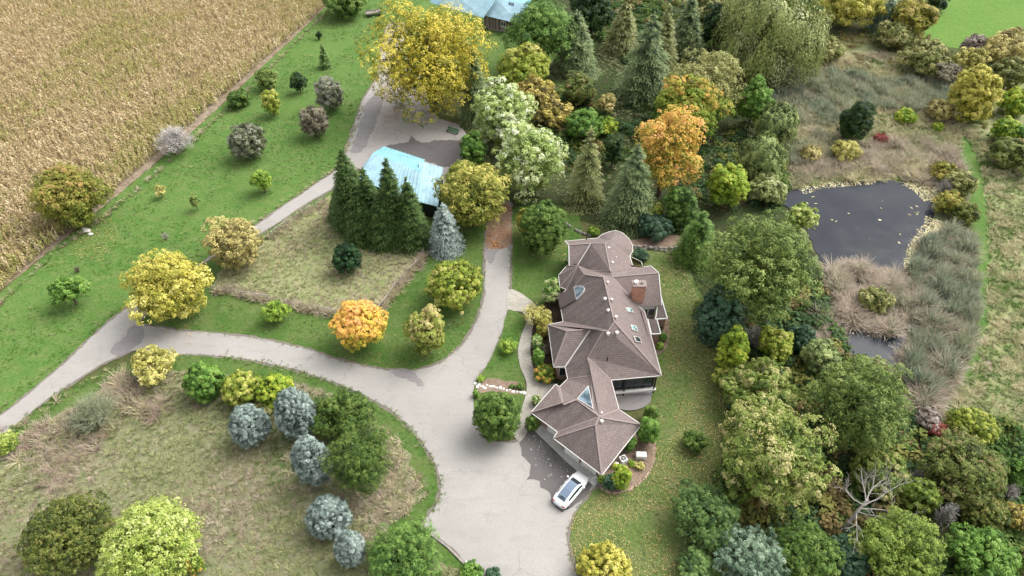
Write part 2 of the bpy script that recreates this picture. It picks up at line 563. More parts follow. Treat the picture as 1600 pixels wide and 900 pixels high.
sheet('far_field', [(1440, 62), (1475, 8), (1485, -40), (1900, -40), (1900, 120), (1640, 66), (1560, 64), (1500, 76)], M_field, 0.3)
sheet('east_meadow', [(1480, 110), (1700, 80), (2000, 300), (2000, 760), (1620, 690), (1480, 680), (1440, 650), (1500, 590), (1530, 480), (1530, 330), (1490, 210)], M_mead2, 0.5)
GPATH = [(1480, 205), (1510, 215), (1532, 262), (1543, 330), (1545, 420), (1540, 520), (1520, 580), (1478, 640), (1440, 665), (1428, 645), (1470, 595), (1500, 545), (1518, 480), (1522, 400), (1518, 320), (1500, 250)]
sheet('grass_path', GPATH, M_lawn, 0.35)
sheet('bare_patch', [(1533, 558), (1545, 556), (1551, 575), (1546, 592), (1534, 590)], M_strip, 0.2)
SWM = [(-60, 760), (40, 690), (105, 642), (170, 604), (230, 584), (300, 580), (390, 590), (470, 600), (560, 638), (612, 678), (640, 722), (652, 765), (632, 800), (606, 830), (640, 860), (690, 880), (730, 900), (760, 930), (700, 1000), (-120, 1000)]
SWL = [(-140, 790), (0, 686), (70, 634), (130, 598), (190, 572), (240, 556), (350, 552), (440, 568), (520, 590), (570, 612), (620, 640), (655, 680), (686, 728), (692, 757), (686, 788), (668, 812), (664, 828), (700, 852), (740, 890), (790, 960), (600, 1000), (-140, 1000)]
sheet('roadside_grass', SWL, M_lawn2, 0.08)
sheet('south_meadow', SWM, M_mead, 0.5)
CM = [(336, 452), (346, 424), (425, 372), (502, 316), (528, 305), (560, 392), (660, 396), (652, 422), (622, 448), (600, 480), (590, 488), (540, 493), (480, 482), (420, 469)]
sheet('middle_meadow', CM, M_mead2, 0.35)

LANE = [(-160, 800), (0, 683), (60, 635), (110, 600), (165, 566), (215, 546), (262, 552), (262, 514), (214, 510), (262, 458), (316, 412), (412, 362), (482, 316), (524, 292), (560, 262), (580, 240), (600, 200), (612, 150), (628, 100), (640, 40), (606, 40), (590, 118), (566, 160), (548, 214), (528, 262), (488, 292), (440, 325), (330, 402), (260, 446), (180, 496), (90, 578), (0, 652), (-160, 770)]
def widen(px, d):
    w = [P(*p) for p in px]
    n = len(w)
    A = sum(w[i].x * w[(i + 1) % n].y - w[(i + 1) % n].x * w[i].y for i in range(n))
    s = 1 if A > 0 else -1
    out = []
    for i in range(n):
        a, b = (w[i] - w[i - 1]).normalized(), (w[(i + 1) % n] - w[i]).normalized()
        m = Vector((a.y + b.y, -a.x - b.x, 0)) * s
        if m.length < .2: m = Vector((a.y, -a.x, 0)) * s
        out.append(w[i] + m.normalized() * d)
    return out
DRIVE = [(214, 508), (262, 515), (330, 521), (400, 529), (470, 544), (540, 566), (600, 578), (648, 579), (690, 566), (722, 540), (746, 500), (757, 460), (758, 420), (758, 384), (763, 350), (768, 318), (797, 318), (797, 350), (797, 400), (796, 450), (793, 486), (781, 528), (764, 564), (744, 595), (739, 618), (741, 645), (749, 668), (772, 690), (806, 692), (815, 684), (833, 676), (950, 748), (932, 760), (914, 776), (895, 804), (886, 830), (890, 868), (900, 905), (915, 1000), (860, 1010), (775, 925), (735, 884), (700, 852), (664, 826), (669, 808), (684, 786), (689, 757), (681, 726), (651, 680), (612, 642), (560, 614), (510, 593), (440, 572), (350, 557), (270, 553), (230, 549), (200, 520)]
def rough_out(w, jit, step, seed):
    rs = random.Random(seed)
    c = catmull(w, True, step)
    return [p + Vector((rs.uniform(-1, 1), rs.uniform(-1, 1), 0)) * jit for p in c]
sheet('road_shoulder', None, M_shoulder, world_pts=rough_out(widen(DRIVE, .32), .14, .6, 1))
sheet('road_shoulder', None, M_shoulder, world_pts=rough_out(widen(LANE, .35), .16, .6, 2))
YARD = [(570, 240), (596, 150), (610, 110), (640, 90), (680, 180), (716, 196), (730, 214), (724, 262), (690, 300), (600, 290), (560, 264)]
M_yard = road_mat('pale_gravel', (.345, .318, .295), (.240, .200, .175), 0.75)
sheet('lane', LANE, M_road, 0.10, True, .5)
sheet('driveway', DRIVE, M_road, 0.10, True, .5)
sheet('barn_yard', YARD, M_yard, 0.3, True, .5)
sheet('damp_patch', [(566, 236), (585, 200), (598, 160), (596, 140), (574, 160), (556, 215), (548, 240)], M_damp2, 0.25, True, .5)
sheet('damp_patch', [(592, 236), (612, 226), (636, 224), (644, 214), (660, 224), (684, 220), (706, 219), (722, 222), (724, 250), (696, 262), (660, 250), (620, 240)], M_damp, 0.3, True, .4)
sheet('damp_patch', [(812, 690), (830, 668), (945, 742), (928, 762), (905, 784), (878, 800), (862, 790), (858, 768), (846, 762), (848, 750), (822, 752), (828, 738), (824, 722), (816, 706)], M_damp, 0.28, True, .4)
sheet('damp_patch', [(204, 512), (222, 512), (226, 524), (222, 536), (204, 548), (186, 556), (172, 548), (178, 538), (192, 530)], M_damp2, 0.25, True, .4)
sheet('damp_patch', [(606, 580), (640, 577), (650, 588), (664, 604), (648, 600), (620, 588)], M_damp2, 0.3, True, .4)
sheet('damp_patch', [(759, 400), (760, 384), (797, 382), (797, 394), (788, 388), (776, 396), (766, 412)], M_damp2, 0.2, True, .4)
sheet('leaf_strewn_drive', [(759, 386), (764, 340), (770, 318), (797, 318), (797, 384)], M_rust, 0.15)
ISLE = [(794, 486), (810, 489), (820, 502), (814, 524), (809, 548), (812, 574), (821, 600), (816, 640), (806, 660), (800, 684), (776, 690), (752, 668), (742, 645), (740, 618), (745, 596), (765, 565), (782, 528)]
sheet('island_lawn', ISLE, M_lawn2, 0.06)
sheet('island_bed', [(748, 596), (765, 592), (790, 596), (818, 600), (818, 614), (800, 618), (770, 612), (744, 616)], M_mulch, 0.12)
PATHP = [(796, 453), (817, 461), (838, 478), (848, 492), (838, 515), (833, 540), (834, 570), (858, 592), (872, 600), (862, 612), (846, 628), (830, 645), (826, 672), (812, 692), (800, 680), (806, 660), (816, 638), (823, 602), (813, 574), (809, 548), (815, 524), (823, 501), (815, 488), (793, 484)]
sheet('paved_path', PATHP, M_paver, 0.03)
sheet('shrub_bed', [(842, 480), (882, 470), (878, 560), (870, 600), (848, 594), (832, 572), (830, 530)], M_soil, 0.1)
sheet('garage_bed', [(940, 742), (1006, 660), (1024, 690), (1022, 722), (1008, 745), (984, 764), (956, 770), (936, 758)], M_mulch, 0.08)
sheet('east_bed', [(1024, 500), (1043, 494), (1046, 525), (1040, 546), (1028, 556), (1016, 560)], M_mulch, 0.06)
sheet('terrace', [(984, 378), (1014, 372), (1060, 368), (1066, 386), (1050, 388), (990, 390)], M_mulch, 0.1)
M_conc = plain('pale_concrete', (.42, .41, .38), .85, var=.15, scale=1.2)
sheet('patio', [(962, 605), (1022, 600), (1020, 617), (964, 624)], M_conc, 0.0, False)
sheet('gravel_patch', [(964, 623), (1018, 616), (1017, 628), (1004, 638), (985, 642), (966, 640)], M_damp2, 0.08)
sheet('garage_apron', [(835, 674), (848, 664), (946, 741), (928, 761), (880, 718)], M_conc, 0.0, False)

# water
M_water, nt, N, L, bs = new_mat('pond_water')
bs.inputs['Base Color'].default_value = (.022, .027, .040, 1)
bs.inputs['Roughness'].default_value = .09
bs.inputs['IOR'].default_value = 1.33
bs.inputs['Specular IOR Level'].default_value = .30
L.new(ramp(nt, noise(nt, pos(nt), .12, 5, .65), [(.35, (.011, .014, .022)), (.6, (.020, .024, .030)), (.75, (.034, .034, .028))]), bs.inputs['Base Color'])
L.new(ramp(nt, noise(nt, pos(nt), .3, 4, .6), [(.4, (.05,) * 3), (.7, (.22,) * 3)]), bs.inputs['Roughness'])
bump(nt, bs, noise(nt, pos(nt), 1.3, 3), .06, .05)
POND = [(1226, 322), (1232, 300), (1262, 294), (1300, 288), (1350, 283), (1402, 285), (1428, 294), (1452, 312), (1458, 340), (1444, 366), (1424, 388), (1416, 426), (1420, 470), (1416, 540), (1410, 562), (1390, 575), (1330, 560), (1300, 530), (1290, 470), (1286, 420), (1258, 360)]
sheet('pond', POND, M_water, 0.35)
# ------------------------------------------------------------------ the house
def shingle_mat(name, base, streak, amount):
    m, nt, N, L, bs = new_mat(name)
    uv = N.new('ShaderNodeUVMap')
    br = N.new('ShaderNodeTexBrick')
    for k, v in (('Scale', 1.0), ('Brick Width', .42), ('Row Height', .26), ('Mortar Size', .022), ('Bias', -.1)): br.inputs[k].default_value = v
    br.inputs['Color1'].default_value = tuple(x * .86 for x in base) + (1,)
    br.inputs['Color2'].default_value = tuple(x * 1.12 for x in base) + (1,)
    br.inputs['Mortar'].default_value = tuple(x * .45 for x in base) + (1,)
    L.new(uv.outputs[0], br.inputs['Vector'])
    mp = N.new('ShaderNodeMapping')
    mp.inputs['Scale'].default_value = (1.6, .16, 1)
    L.new(uv.outputs[0], mp.inputs['Vector'])
    a = noise(nt, mp.outputs[0], 1.0, 5, .65, .3)
    b = noise(nt, pos(nt), .45, 4, .6)
    c = noise(nt, pos(nt), 5.0, 3, .7)
    col = mix(nt, ramp(nt, a, [(.42, (0, 0, 0)), (.72, (amount,) * 3)]), br.outputs['Color'], streak)
    col = mix(nt, ramp(nt, b, [(.45, (0, 0, 0)), (.75, (.4,) * 3)]), col, tuple(x * .8 for x in base))
    col = mix(nt, ramp(nt, c, [(.35, (.45,) * 3), (.5, (0, 0, 0))]), col, tuple(x * .6 for x in base))
    L.new(col, bs.inputs['Base Color'])
    bs.inputs['Roughness'].default_value = .92
    bs.inputs['Specular IOR Level'].default_value = .2
    bump(nt, bs, br.outputs['Fac'], -.5, .03)
    return m
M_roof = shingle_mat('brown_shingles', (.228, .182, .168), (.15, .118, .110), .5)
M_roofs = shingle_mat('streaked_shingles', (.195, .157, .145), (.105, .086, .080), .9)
M_cap = plain('ridge_shingles', (.245, .195, .18), .9, var=.15, scale=4)
M_white = plain('white_trim', (.78, .77, .74), .5, var=.06)
M_gutter = plain('pale_gutter', (.56, .54, .50), .45, var=.08)
M_siding = plain('cream_siding', (.66, .63, .56), .7, var=.06)
def brick_mat(name, c1, c2, mo, sx=.24, sy=.085):
    m, nt, N, L, bs = new_mat(name)
    br = N.new('ShaderNodeTexBrick')
    for k, v in (('Scale', 1.0), ('Brick Width', sx), ('Row Height', sy), ('Mortar Size', .018), ('Bias', 0)): br.inputs[k].default_value = v
    for k, v in (('Color1', c1), ('Color2', c2), ('Mortar', mo)): br.inputs[k].default_value = v + (1,)
    uv = N.new('ShaderNodeUVMap')
    L.new(uv.outputs[0], br.inputs['Vector'])
    L.new(br.outputs['Color'], bs.inputs['Base Color'])
    bs.inputs['Roughness'].default_value = .9
    bump(nt, bs, br.outputs['Fac'], -.5, .01)
    return m
M_brick = brick_mat('red_brick', (.32, .11, .065), (.24, .085, .055), (.36, .30, .25))
M_brick2 = brick_mat('chimney_brick', (.56, .22, .13), (.38, .145, .09), (.66, .55, .46), .42, .20)
M_glass, nt, N, L, bs = new_mat('dark_glass')
bs.inputs['Base Color'].default_value = (.020, .028, .034, 1); bs.inputs['Roughness'].default_value = .06
M_glass_blue, nt, N, L, bs = new_mat('sky_glass')
bs.inputs['Base Color'].default_value = (.10, .155, .185, 1); bs.inputs['Roughness'].default_value = .08
f_ = noise(nt, pos(nt), 1.3, 3)
L.new(ramp(nt, f_, [(.42, (.04, .065, .085)), (.58, (.17, .24, .28))]), bs.inputs['Base Color'])
M_glass_green, nt, N, L, bs = new_mat('green_glass')
f_ = noise(nt, pos(nt), .9, 2)
L.new(ramp(nt, f_, [(.46, (.05, .13, .12)), (.54, (.34, .52, .50))]), bs.inputs['Base Color']); bs.inputs['Roughness'].default_value = .1
M_black = plain('black_metal', (.018, .018, .020), .5, var=.1)
M_door = plain('cream_garage_door', (.70, .67, .60), .6, var=.04)
M_ventw = plain('painted_vent', (.58, .50, .47), .5, var=.1)
M_vent = plain('grey_vent_metal', (.60, .56, .53), .45, .2, var=.1)

house = thing('house', 'sprawling house with brown hipped roofs, round turret and brick chimney', 'house', tuple(P(940, 560)))
def H(*q): return P(*q)
C = H(943.3, 433.3, 8.7); S1 = H(960, 502.7, 8.7); S2 = H(950.7, 516.7, 8.1)
A = H(945.3, 380.4, 6.0); B = H(954, 424, 6.0); n1 = H(882, 377, 3.4); n2 = H(934, 372, 3.4); n4 = H(888.7, 382.7, 5.1); n5 = H(889.3, 415.3, 3.4)
V = H(923.3, 380.4, 5.5); n3 = H(955, 375.5, 6.0); nv = H(902.7, 414, 3.4); nw = H(918.7, 420.7, 4.3)
arc = [n2, H(940, 366.7, 3.4), H(950.7, 362.6, 3.4), H(962, 360, 3.4), H(973, 364, 3.4), H(983, 373.5, 3.4), H(988.5, 383.3, 3.4), H(988.7, 392.7, 3.4), H(984, 400, 3.4)]
e1 = H(990, 418.7, 3.4)
h1 = H(912.7, 429, 6.0); h2 = H(924, 423.3, 4.8); R0 = H(956.7, 432.7, 5.9); h3 = H(954.7, 426.3, 5.9)
NE = H(1016.7, 415.7, 3.5); NEi = H(985, 419, 3.5); R1 = H(1029.3, 426.7, 5.7); SE = H(1034, 476.7, 3.5); SEi = H(998, 478.7, 3.5)
E2 = H(1007, 486, 3.5); E3 = H(1034, 587, 3.5); E4 = H(955, 594, 3.5)
L1 = H(918.7, 558.7, 5.2); L2 = H(923.4, 587.2, 4.8); H2 = H(942.7, 517.3, 7.9)
W1 = H(856, 507.3, 3.2); W2 = H(880, 502.7, 3.5); W3 = H(922.7, 514.7, 6.0); W4 = H(886, 517.3, 5.8); W5 = H(865, 573.7, 3.1); W6 = H(883, 573.3, 3.1)
K1 = H(886.9, 592, 3.0); K2 = H(874.4, 604.3, 2.85); K3 = H(880.7, 632.3, 4.55); K4 = H(900.9, 624.5, 4.7); K5 = H(936.7, 651, 5.2); K6 = H(927.3, 640.9, 5.0); K7 = H(967.3, 639.8, 2.9)
G1 = H(868.2, 600.4, 2.7); G2 = H(829.3, 644.8, 2.7); G3 = H(877.5, 629.2, 4.65); G4 = H(871.3, 675.1, 2.7); G5 = H(864.3, 684.6, 2.65); G6 = H(930.5, 663.5, 5.1); G7 = H(940.4, 742.6, 2.65); G8 = H(1002.6, 663.5, 2.65); G9 = H(945.5, 653.7, 5.1)
KX = H(919.5, 603.2, 4.68)
T = H(903, 415.5, 5.7)
t1 = H(885.3, 415.6, 3.4); t2 = H(872.7, 430, 3.4); t3 = H(874.7, 448, 3.4); t4 = H(885.3, 452.7, 3.4); t5 = H(896.7, 448.7, 4.4); M1 = H(873, 462, 3.45); M2 = H(876.5, 484, 3.5)

lightF = [[n1, n2, n3], [n1, n3, A], [n1, A, V, n4], [n4, V, nv, n5], [A, n3, B], [n3, arc[-1], e1, B],
          [C, h1, h2], [C, h2, h3, R0], [C, R0, SEi, E2, E3, S1], [R0, h3, NEi, NE, R1], [R0, R1, SE, SEi], [h3, B, e1, NEi],
          [W1, W2, S2, H2, W3, W4], [W4, W3, W6, W5], [S1, E3, S2], [S2, E3, E4, L1], [S2, L1, H2],
          [L1, E4, K7, K5], [L1, K5, K6, L2], [K1, L2, KX], [L2, K6, KX], [K1, KX, K4], [KX, K6, K4], [K6, K5, K4], [K1, K4, K3, K2], [G1, K2, K3, G3], [G1, G3, G2],
          [G4, G5, G6, K5], [G6, K5, G9, G8, G7], [K5, K7, G8, G9]]
for a, b in zip(arc, arc[1:]): lightF.append([n3, a, b])
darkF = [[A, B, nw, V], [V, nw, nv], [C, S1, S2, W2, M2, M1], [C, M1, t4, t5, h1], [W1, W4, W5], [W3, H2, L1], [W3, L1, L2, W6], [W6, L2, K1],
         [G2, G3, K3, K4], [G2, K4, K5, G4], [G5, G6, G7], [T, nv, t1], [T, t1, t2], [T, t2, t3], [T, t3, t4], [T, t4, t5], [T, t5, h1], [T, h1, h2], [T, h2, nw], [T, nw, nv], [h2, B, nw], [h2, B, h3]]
def roof_mesh(name, faces, mat, parent):
    mb = MB()
    for f in faces:
        n = (Vector(f[1]) - Vector(f[0])).cross(Vector(f[2]) - Vector(f[0]))
        f = f if n.z > 0 else f[::-1]
        mb.poly(f)
    me = mb.build(name, mat, parent, world_space=True, uv=True)
    return me
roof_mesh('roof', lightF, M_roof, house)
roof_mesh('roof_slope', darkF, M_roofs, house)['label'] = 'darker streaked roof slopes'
# ridge, hip and valley caps
ridges = [(n4, V), (V, A), (A, B), (A, n3), (C, S1), (S1, S2), (S2, H2), (H2, L1), (L1, L2), (L2, K6), (K6, K5), (C, h1), (R0, R1), (S1, E3), (W4, W3), (W4, W5), (W4, W1), (W3, H2), (K4, K5), (K4, K3), (G3, G2), (K5, G4), (K5, G6), (G6, G5), (G6, G7), (G9, G8), (K5, G9), (T, t1), (T, t2), (T, t3), (T, t4)]
for a, b in ridges:
    MB().bar(a + Vector((0, 0, .03)), b + Vector((0, 0, .03)), .17, .04).build('ridge_cap', M_cap, house, world_space=True)
for a, b in ((nv, V), (W6, W3), (t5, h1), (K1, L2), (K3, K2), (L1, E4), (W2, S2), (K7, K5), (SEi, R0)):
    MB().bar(a + Vector((0, 0, .02)), b + Vector((0, 0, .02)), .16, .05).build('valley_flashing', M_gutter if a in (nv, W6) else M_cap, house, world_space=True)
# the outline of the eaves, clockwise from the north-west gable
eave = [n1] + arc + [e1, NEi, NE, SE, SEi, E2, E3, E4, K7, G8, G7, G5, G4, G2, G1, K2, K1, W6, W5, W1, W2, M2, M1, t4, t3, t2, t1, nv, n5]
eave = [e for i, e in enumerate(eave) if (e - eave[i - 1]).length > .35]
n_e = len(eave)
area = sum(eave[i].x * eave[(i + 1) % n_e].y - eave[(i + 1) % n_e].x * eave[i].y for i in range(n_e))
sgn = -1 if area < 0 else 1
def inset(d0):
    out = []
    for i in range(n_e):
        p = eave[i]
        d = .95 if p in (G2, G4, G5, G7) else d0
        a, b = p - eave[i - 1], eave[(i + 1) % n_e] - p
        a.z = b.z = 0
        a.normalize(); b.normalize()
        m = Vector((-a.y - b.y, a.x + b.x, 0)) * sgn
        if m.length < .3: out.append(p + Vector((-a.y, a.x, 0)) * sgn * d); continue
        k = m.length / 2
        m.normalize()
        out.append(p + m * d / max(k, .6))
    return out
inn = inset(.5)
wall_i = {}
for i in range(n_e):
    a, b = inn[i], inn[(i + 1) % n_e]
    za, zb = eave[i].z, eave[(i + 1) % n_e].z
    z = min(za, zb) + .25
    q = [Vector((a.x, a.y, -.3)), Vector((b.x, b.y, -.3)), Vector((b.x, b.y, z)), Vector((a.x, a.y, z))]
    mb = MB().poly(q if sgn > 0 else q[::-1])
    nm = eave[i]
    mat = M_siding if nm in (NE, SE, SEi, n5, t1) else M_brick
    mb.build('wall', mat, house, world_space=True, uv=True)
    wall_i[i] = (a, b, z)
    if (eave[i] not in (NE, n5)) and not (eave[i] == SE):
        MB().bar(eave[i] - Vector((0, 0, .02)), eave[(i + 1) % n_e] - Vector((0, 0, .02)), .08, .10).build('gutter', M_gutter, house, world_space=True)
        # soffit board between wall and eave
        aa, bb = eave[i], eave[(i + 1) % n_e]
        MB().poly([aa - Vector((0, 0, .10)), bb - Vector((0, 0, .10)), Vector((b.x, b.y, bb.z - .10)), Vector((a.x, a.y, aa.z - .10))]).build('soffit', M_white, house, world_space=True)
# gables: north west and east
for a, r, b, d in ((n1, n4, n5, Vector((.35, 0, 0))), (NE, R1, SE, Vector((-.35, 0, 0)))):
    MB().poly([a + d - Vector((0, 0, .1)), r + d - Vector((0, 0, .12)), b + d - Vector((0, 0, .1))]).build('gable', M_siding, house, world_space=True)
    for p, q in ((a, r), (r, b)):
        MB().bar(p - Vector((0, 0, .06)), q - Vector((0, 0, .06)), .09, .24).build('bargeboard', M_white, house, world_space=True)
def eidx(p): return [i for i, e in enumerate(eave) if e == p][0]
def on_wall(name, p, u0, u1, z0, z1, mat, depth=.08, off=.02, parent=None, frame=None):
    """a panel on the wall that starts under eave corner p; u in 0..1 along it"""
    i = eidx(p)
    a, b, _ = wall_i[i]
    d = (b - a); d.z = 0
    n = Vector((d.y, -d.x, 0)).normalized() * sgn
    q0, q1 = a + d * u0, a + d * u1
    c = (q0 + q1) / 2 + n * (off + depth / 2)
    c.z = (z0 + z1) / 2
    ang = math.atan2(d.y, d.x)
    o = MB().box(c, ((q1 - q0).length, depth, z1 - z0), ang).build(name, mat, parent or house, world_space=parent is None)
    return o
def window(p, u0, u1, z0, z1, bars=1):
    fr = on_wall('window', p, u0, u1, z0, z1, M_white, .10)
    on_wall('pane', p, u0 + (u1 - u0) * .06, u1 - (u1 - u0) * .06, z0 + .1, z1 - .1, M_glass, .04, .11, fr)
    for k in range(1, bars + 1):
        u = u0 + (u1 - u0) * k / (bars + 1)
        on_wall('glazing_bar', p, u - .004, u + .004, z0 + .08, z1 - .08, M_white, .05, .135, fr)
# garage doors on the two south west fronts, with panels
def garage_door(p, u0, u1):
    d = on_wall('garage_door', p, u0, u1, .02, 2.2, M_door, .06, .03)
    for r in range(4):
        for k in range(4):
            a = u0 + (u1 - u0) * (k + .1) / 4
            b = u0 + (u1 - u0) * (k + .9) / 4
            on_wall('panel', p, a, b, .1 + r * .53, .5 + r * .53, M_white, .03, .095, d)
    on_wall('door_frame', p, u0 - .015, u0, .02, 2.28, M_white, .12, .02)
    on_wall('door_frame', p, u1, u1 + .015, .02, 2.28, M_white, .12, .02)
    on_wall('door_frame', p, u0, u1, 2.2, 2.32, M_white, .12, .02)
garage_door(G7, .06, .44)
garage_door(G7, .54, .93)
garage_door(G4, .10, .72)
# windows round the house
window(W5, .25, .75, .8, 2.4); window(W6, .2, .8, .9, 2.5, 0); window(W2, .2, .5, .7, 2.8); window(W2, .6, .85, .7, 2.8)
window(n5, .3, .7, .8, 2.6); window(t2, .2, .8, .8, 2.6); window(t3, .2, .8, .8, 2.6); window(t1, .2, .8, .8, 2.6)
window(E2, .08, .2, .9, 2.6); window(E2, .45, .55, .9, 2.6); window(E2, .65, .78, .9, 2.6); window(NE, .3, .7, .9, 2.8, 2); window(G8, .3, .5, .9, 2.2); window(SE, .08, .30, 1.3, 2.6, 2); window(SE, .36, .58, 1.3, 2.6, 2)
on_wall('front_door', G1, .2, .8, .02, 2.15, M_black, .06)
# the glazed south porch
i = eidx(E3)
for k in range(5):
    u0, u1 = .03 + k * .19, .03 + k * .19 + .175
    pn = on_wall('porch_glazing', E3, u0, u1, 1.0, 3.2, M_glass, .05, .03)
    on_wall('glazing_frame', E3, u1, u1 + .015, .1, 3.3, M_black, .1, .02)
on_wall('porch_rail', E3, -.02, 1.0, .72, 1.0, M_white, .30, .30)
on_wall('porch_base', E3, .0, 1.0, -.2, .82, M_conc, .12, .02)
for u in (.02, .62):
    a, b, _ = wall_i[i]
    q = a.lerp(b, u); d = (b - a).normalized(); n = Vector((d.y, -d.x, 0)) * sgn
    q = q + n * .42
    MB().box((q.x, q.y, 1.65), (.16, .16, 3.3)).build('porch_post', M_black, house, world_space=True)
# low lean-to roofs on the east side
for f in ([H(1028, 476.7, 3.2), H(1033, 464, 3.2), H(1042.7, 497.3, 2.4), H(1024, 498.7, 2.4)], [H(1012, 498, 2.9), H(1026.5, 499, 2.9), H(1032.4, 521, 2.3), H(1018, 522, 2.3)]):
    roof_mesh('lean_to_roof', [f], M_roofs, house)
    for a, b in zip(f[1:], f[2:] + f[:1]):
        MB().bar(a - Vector((0, 0, .05)), b - Vector((0, 0, .05)), .12, .16).build('gutter', M_white, house, world_space=True)
    mb = MB()
    c = sum(f, Vector()) / 4
    g = [c.lerp(p, .86) for p in f]
    for a, b in zip(g, g[1:] + g[:1]):
        mb.poly([Vector((a.x, a.y, -.1)), Vector((b.x, b.y, -.1)), b - Vector((0, 0, .12)), a - Vector((0, 0, .12))])
    mb.build('lean_to_wall', M_brick, house, world_space=True, uv=True)
# plane helpers for things that lie on a slope
def plane(a, b, c):
    n = (b - a).cross(c - a).normalized()
    return a, (n if n.z > 0 else -n)
PE, PWm, PSm = plane(C, E3, SEi), plane(C, M2, W2), plane(S2, E3, E4)
def slope_box(name, pxs, pl, h, mat, parent=None, off=0.0, shrink=1.0):
    p0, n = pl
    q = [PLN(x, y, p0, n, off) for x, y in pxs]
    c = sum(q, Vector()) / len(q)
    q = [c.lerp(p, shrink) for p in q]
    if (q[1] - q[0]).cross(q[2] - q[0]).dot(n) < 0: q = q[::-1]
    mb = MB()
    top = [p + n * h for p in q]
    mb.poly(top)
    for i in range(len(q)):
        j = (i + 1) % len(q)
        mb.poly([q[i], q[j], top[j], top[i]])
    o = mb.build(name, mat, parent or house, world_space=parent is None)
    return o
for q in ([(976.5, 481), (985, 482), (989.5, 489.5), (980, 487.5)], [(984, 508), (993, 510), (996, 519), (987, 516)], [(989, 525.5), (998, 528), (1001.5, 536.5), (992.5, 534)]):
    fr = slope_box('skylight', q, PE, .14, M_vent)
    slope_box('pane', q, PE, .16, M_glass_green if q[0][0] < 988 else M_glass, fr, .01, .78)
# arched window in the west slope, with the low curved roof below it
arch = [(897.3, 449.6), (902, 447.6), (907, 447.2), (911.5, 448), (914.2, 450.2), (914.2, 453.5), (912.3, 457.5), (908, 462.5), (901.3, 468.9)]
fr = slope_box('arched_window', arch, PWm, .16, M_vent)
slope_box('pane', arch, PWm, .18, M_glass_blue, fr, .01, .86)
slope_box('entry_roof', [(872.7, 462), (897.0, 449.6), (901.2, 469.3), (876.6, 483.3)], PWm, .22, M_roof)
# triangular skylight of the link
pt = plane(KX, K6, K4)
tri = [(919.5, 603.2), (927.0, 639.6), (901.8, 623.8)]
fr = slope_box('triangular_skylight', tri, pt, .10, M_vent, off=.02)
slope_box('pane', tri, pt, .03, M_glass_blue, fr, .12, .88)
# roof vents
PN_, PL_, PG_ = plane(A, e1, B), plane(L1, E4, K7), plane(G6, G8, G7)
def roof_vent(px, py, pl, s=.42, dome=False):
    c = PLN(px, py, *pl)
    mb = MB()
    s *= .72
    mb.box((c.x, c.y, c.z + .10), (s, s, .34), .5, taper=.92)
    mb.box((c.x, c.y, c.z + .30), (s * 1.25, s * 1.25, .07), .5, taper=.6 if dome else .9)
    mb.build('roof_vent', M_ventw if not dome else M_vent, house, world_space=True)
for q in ((951.3, 389), (957, 412)): roof_vent(*q, PN_, .36)
for q in ((956.5, 395), (962.5, 404)): roof_vent(*q, PN_, .24, True)
for q in ((949.5, 443), (955.8, 470), (962.5, 497)): roof_vent(*q, PE, .38)
for q in ((945.5, 468.5), (950.5, 486.5)): roof_vent(*q, PWm, .48, True)
for q in ((950, 522.7), (963.8, 521.5)): roof_vent(*q, PSm, .44)
for q in ((929.5, 609.7), (932.5, 626)): roof_vent(*q, PL_, .38)
roof_vent(940, 647, plane(K5, K7, G8), .30); roof_vent(940, 660, PG_, .42)
for q, pl in (((949, 562.5), PSm), ((916, 374.5), plane(n1, n2, A))):
    c = PLN(*q, *pl)
    MB().tube([c - Vector((0, 0, .1)), c + Vector((0, 0, .55))], [.09, .09], 8).build('vent_pipe', M_black, house, world_space=True)
# chimney
c0 = PLN(994.5, 471, *plane(R0, R1, SE))
w, dp = 1.62, 1.0
ztop = c0.z + 2.75
ch = MB().box((c0.x + .1, c0.y + dp / 2, (c0.z - .8 + ztop) / 2), (w, dp, ztop - c0.z + .8)).build('chimney', M_brick2, house, world_space=True, uv=True)
for z, e, hgt in ((ztop - .35, .07, .18), (ztop + .03, .12, .12)):
    o = MB().box((c0.x + .1, c0.y + dp / 2, z), (w + e * 2, dp + e * 2, hgt)).build('brick_course' if e < .1 else 'chimney_cap', M_brick2 if e < .1 else M_cap, ch, uv=True)

o = MB().tube([(c0.x - .35, c0.y + dp / 2, ztop), (c0.x - .35, c0.y + dp / 2, ztop + .45), (c0.x - .35, c0.y + dp / 2, ztop + .47)], [.2, .2, .28], 10).build('flue', M_white, ch)

o = MB().tube([(c0.x + .45, c0.y + dp / 2, ztop), (c0.x + .45, c0.y + dp / 2, ztop + .3)], [.2, .17], 10).build('flue', M_cap, ch)

# the little bay in front of the entry and the balcony rail behind the turret
MB().tube([P(983, 400, 3.0), P(994, 405, 1.1), P(1002, 409, 1.1), P(1004, 416, 1.1)], [.06] * 4, 6).build('railing', M_gutter, house, world_space=True)

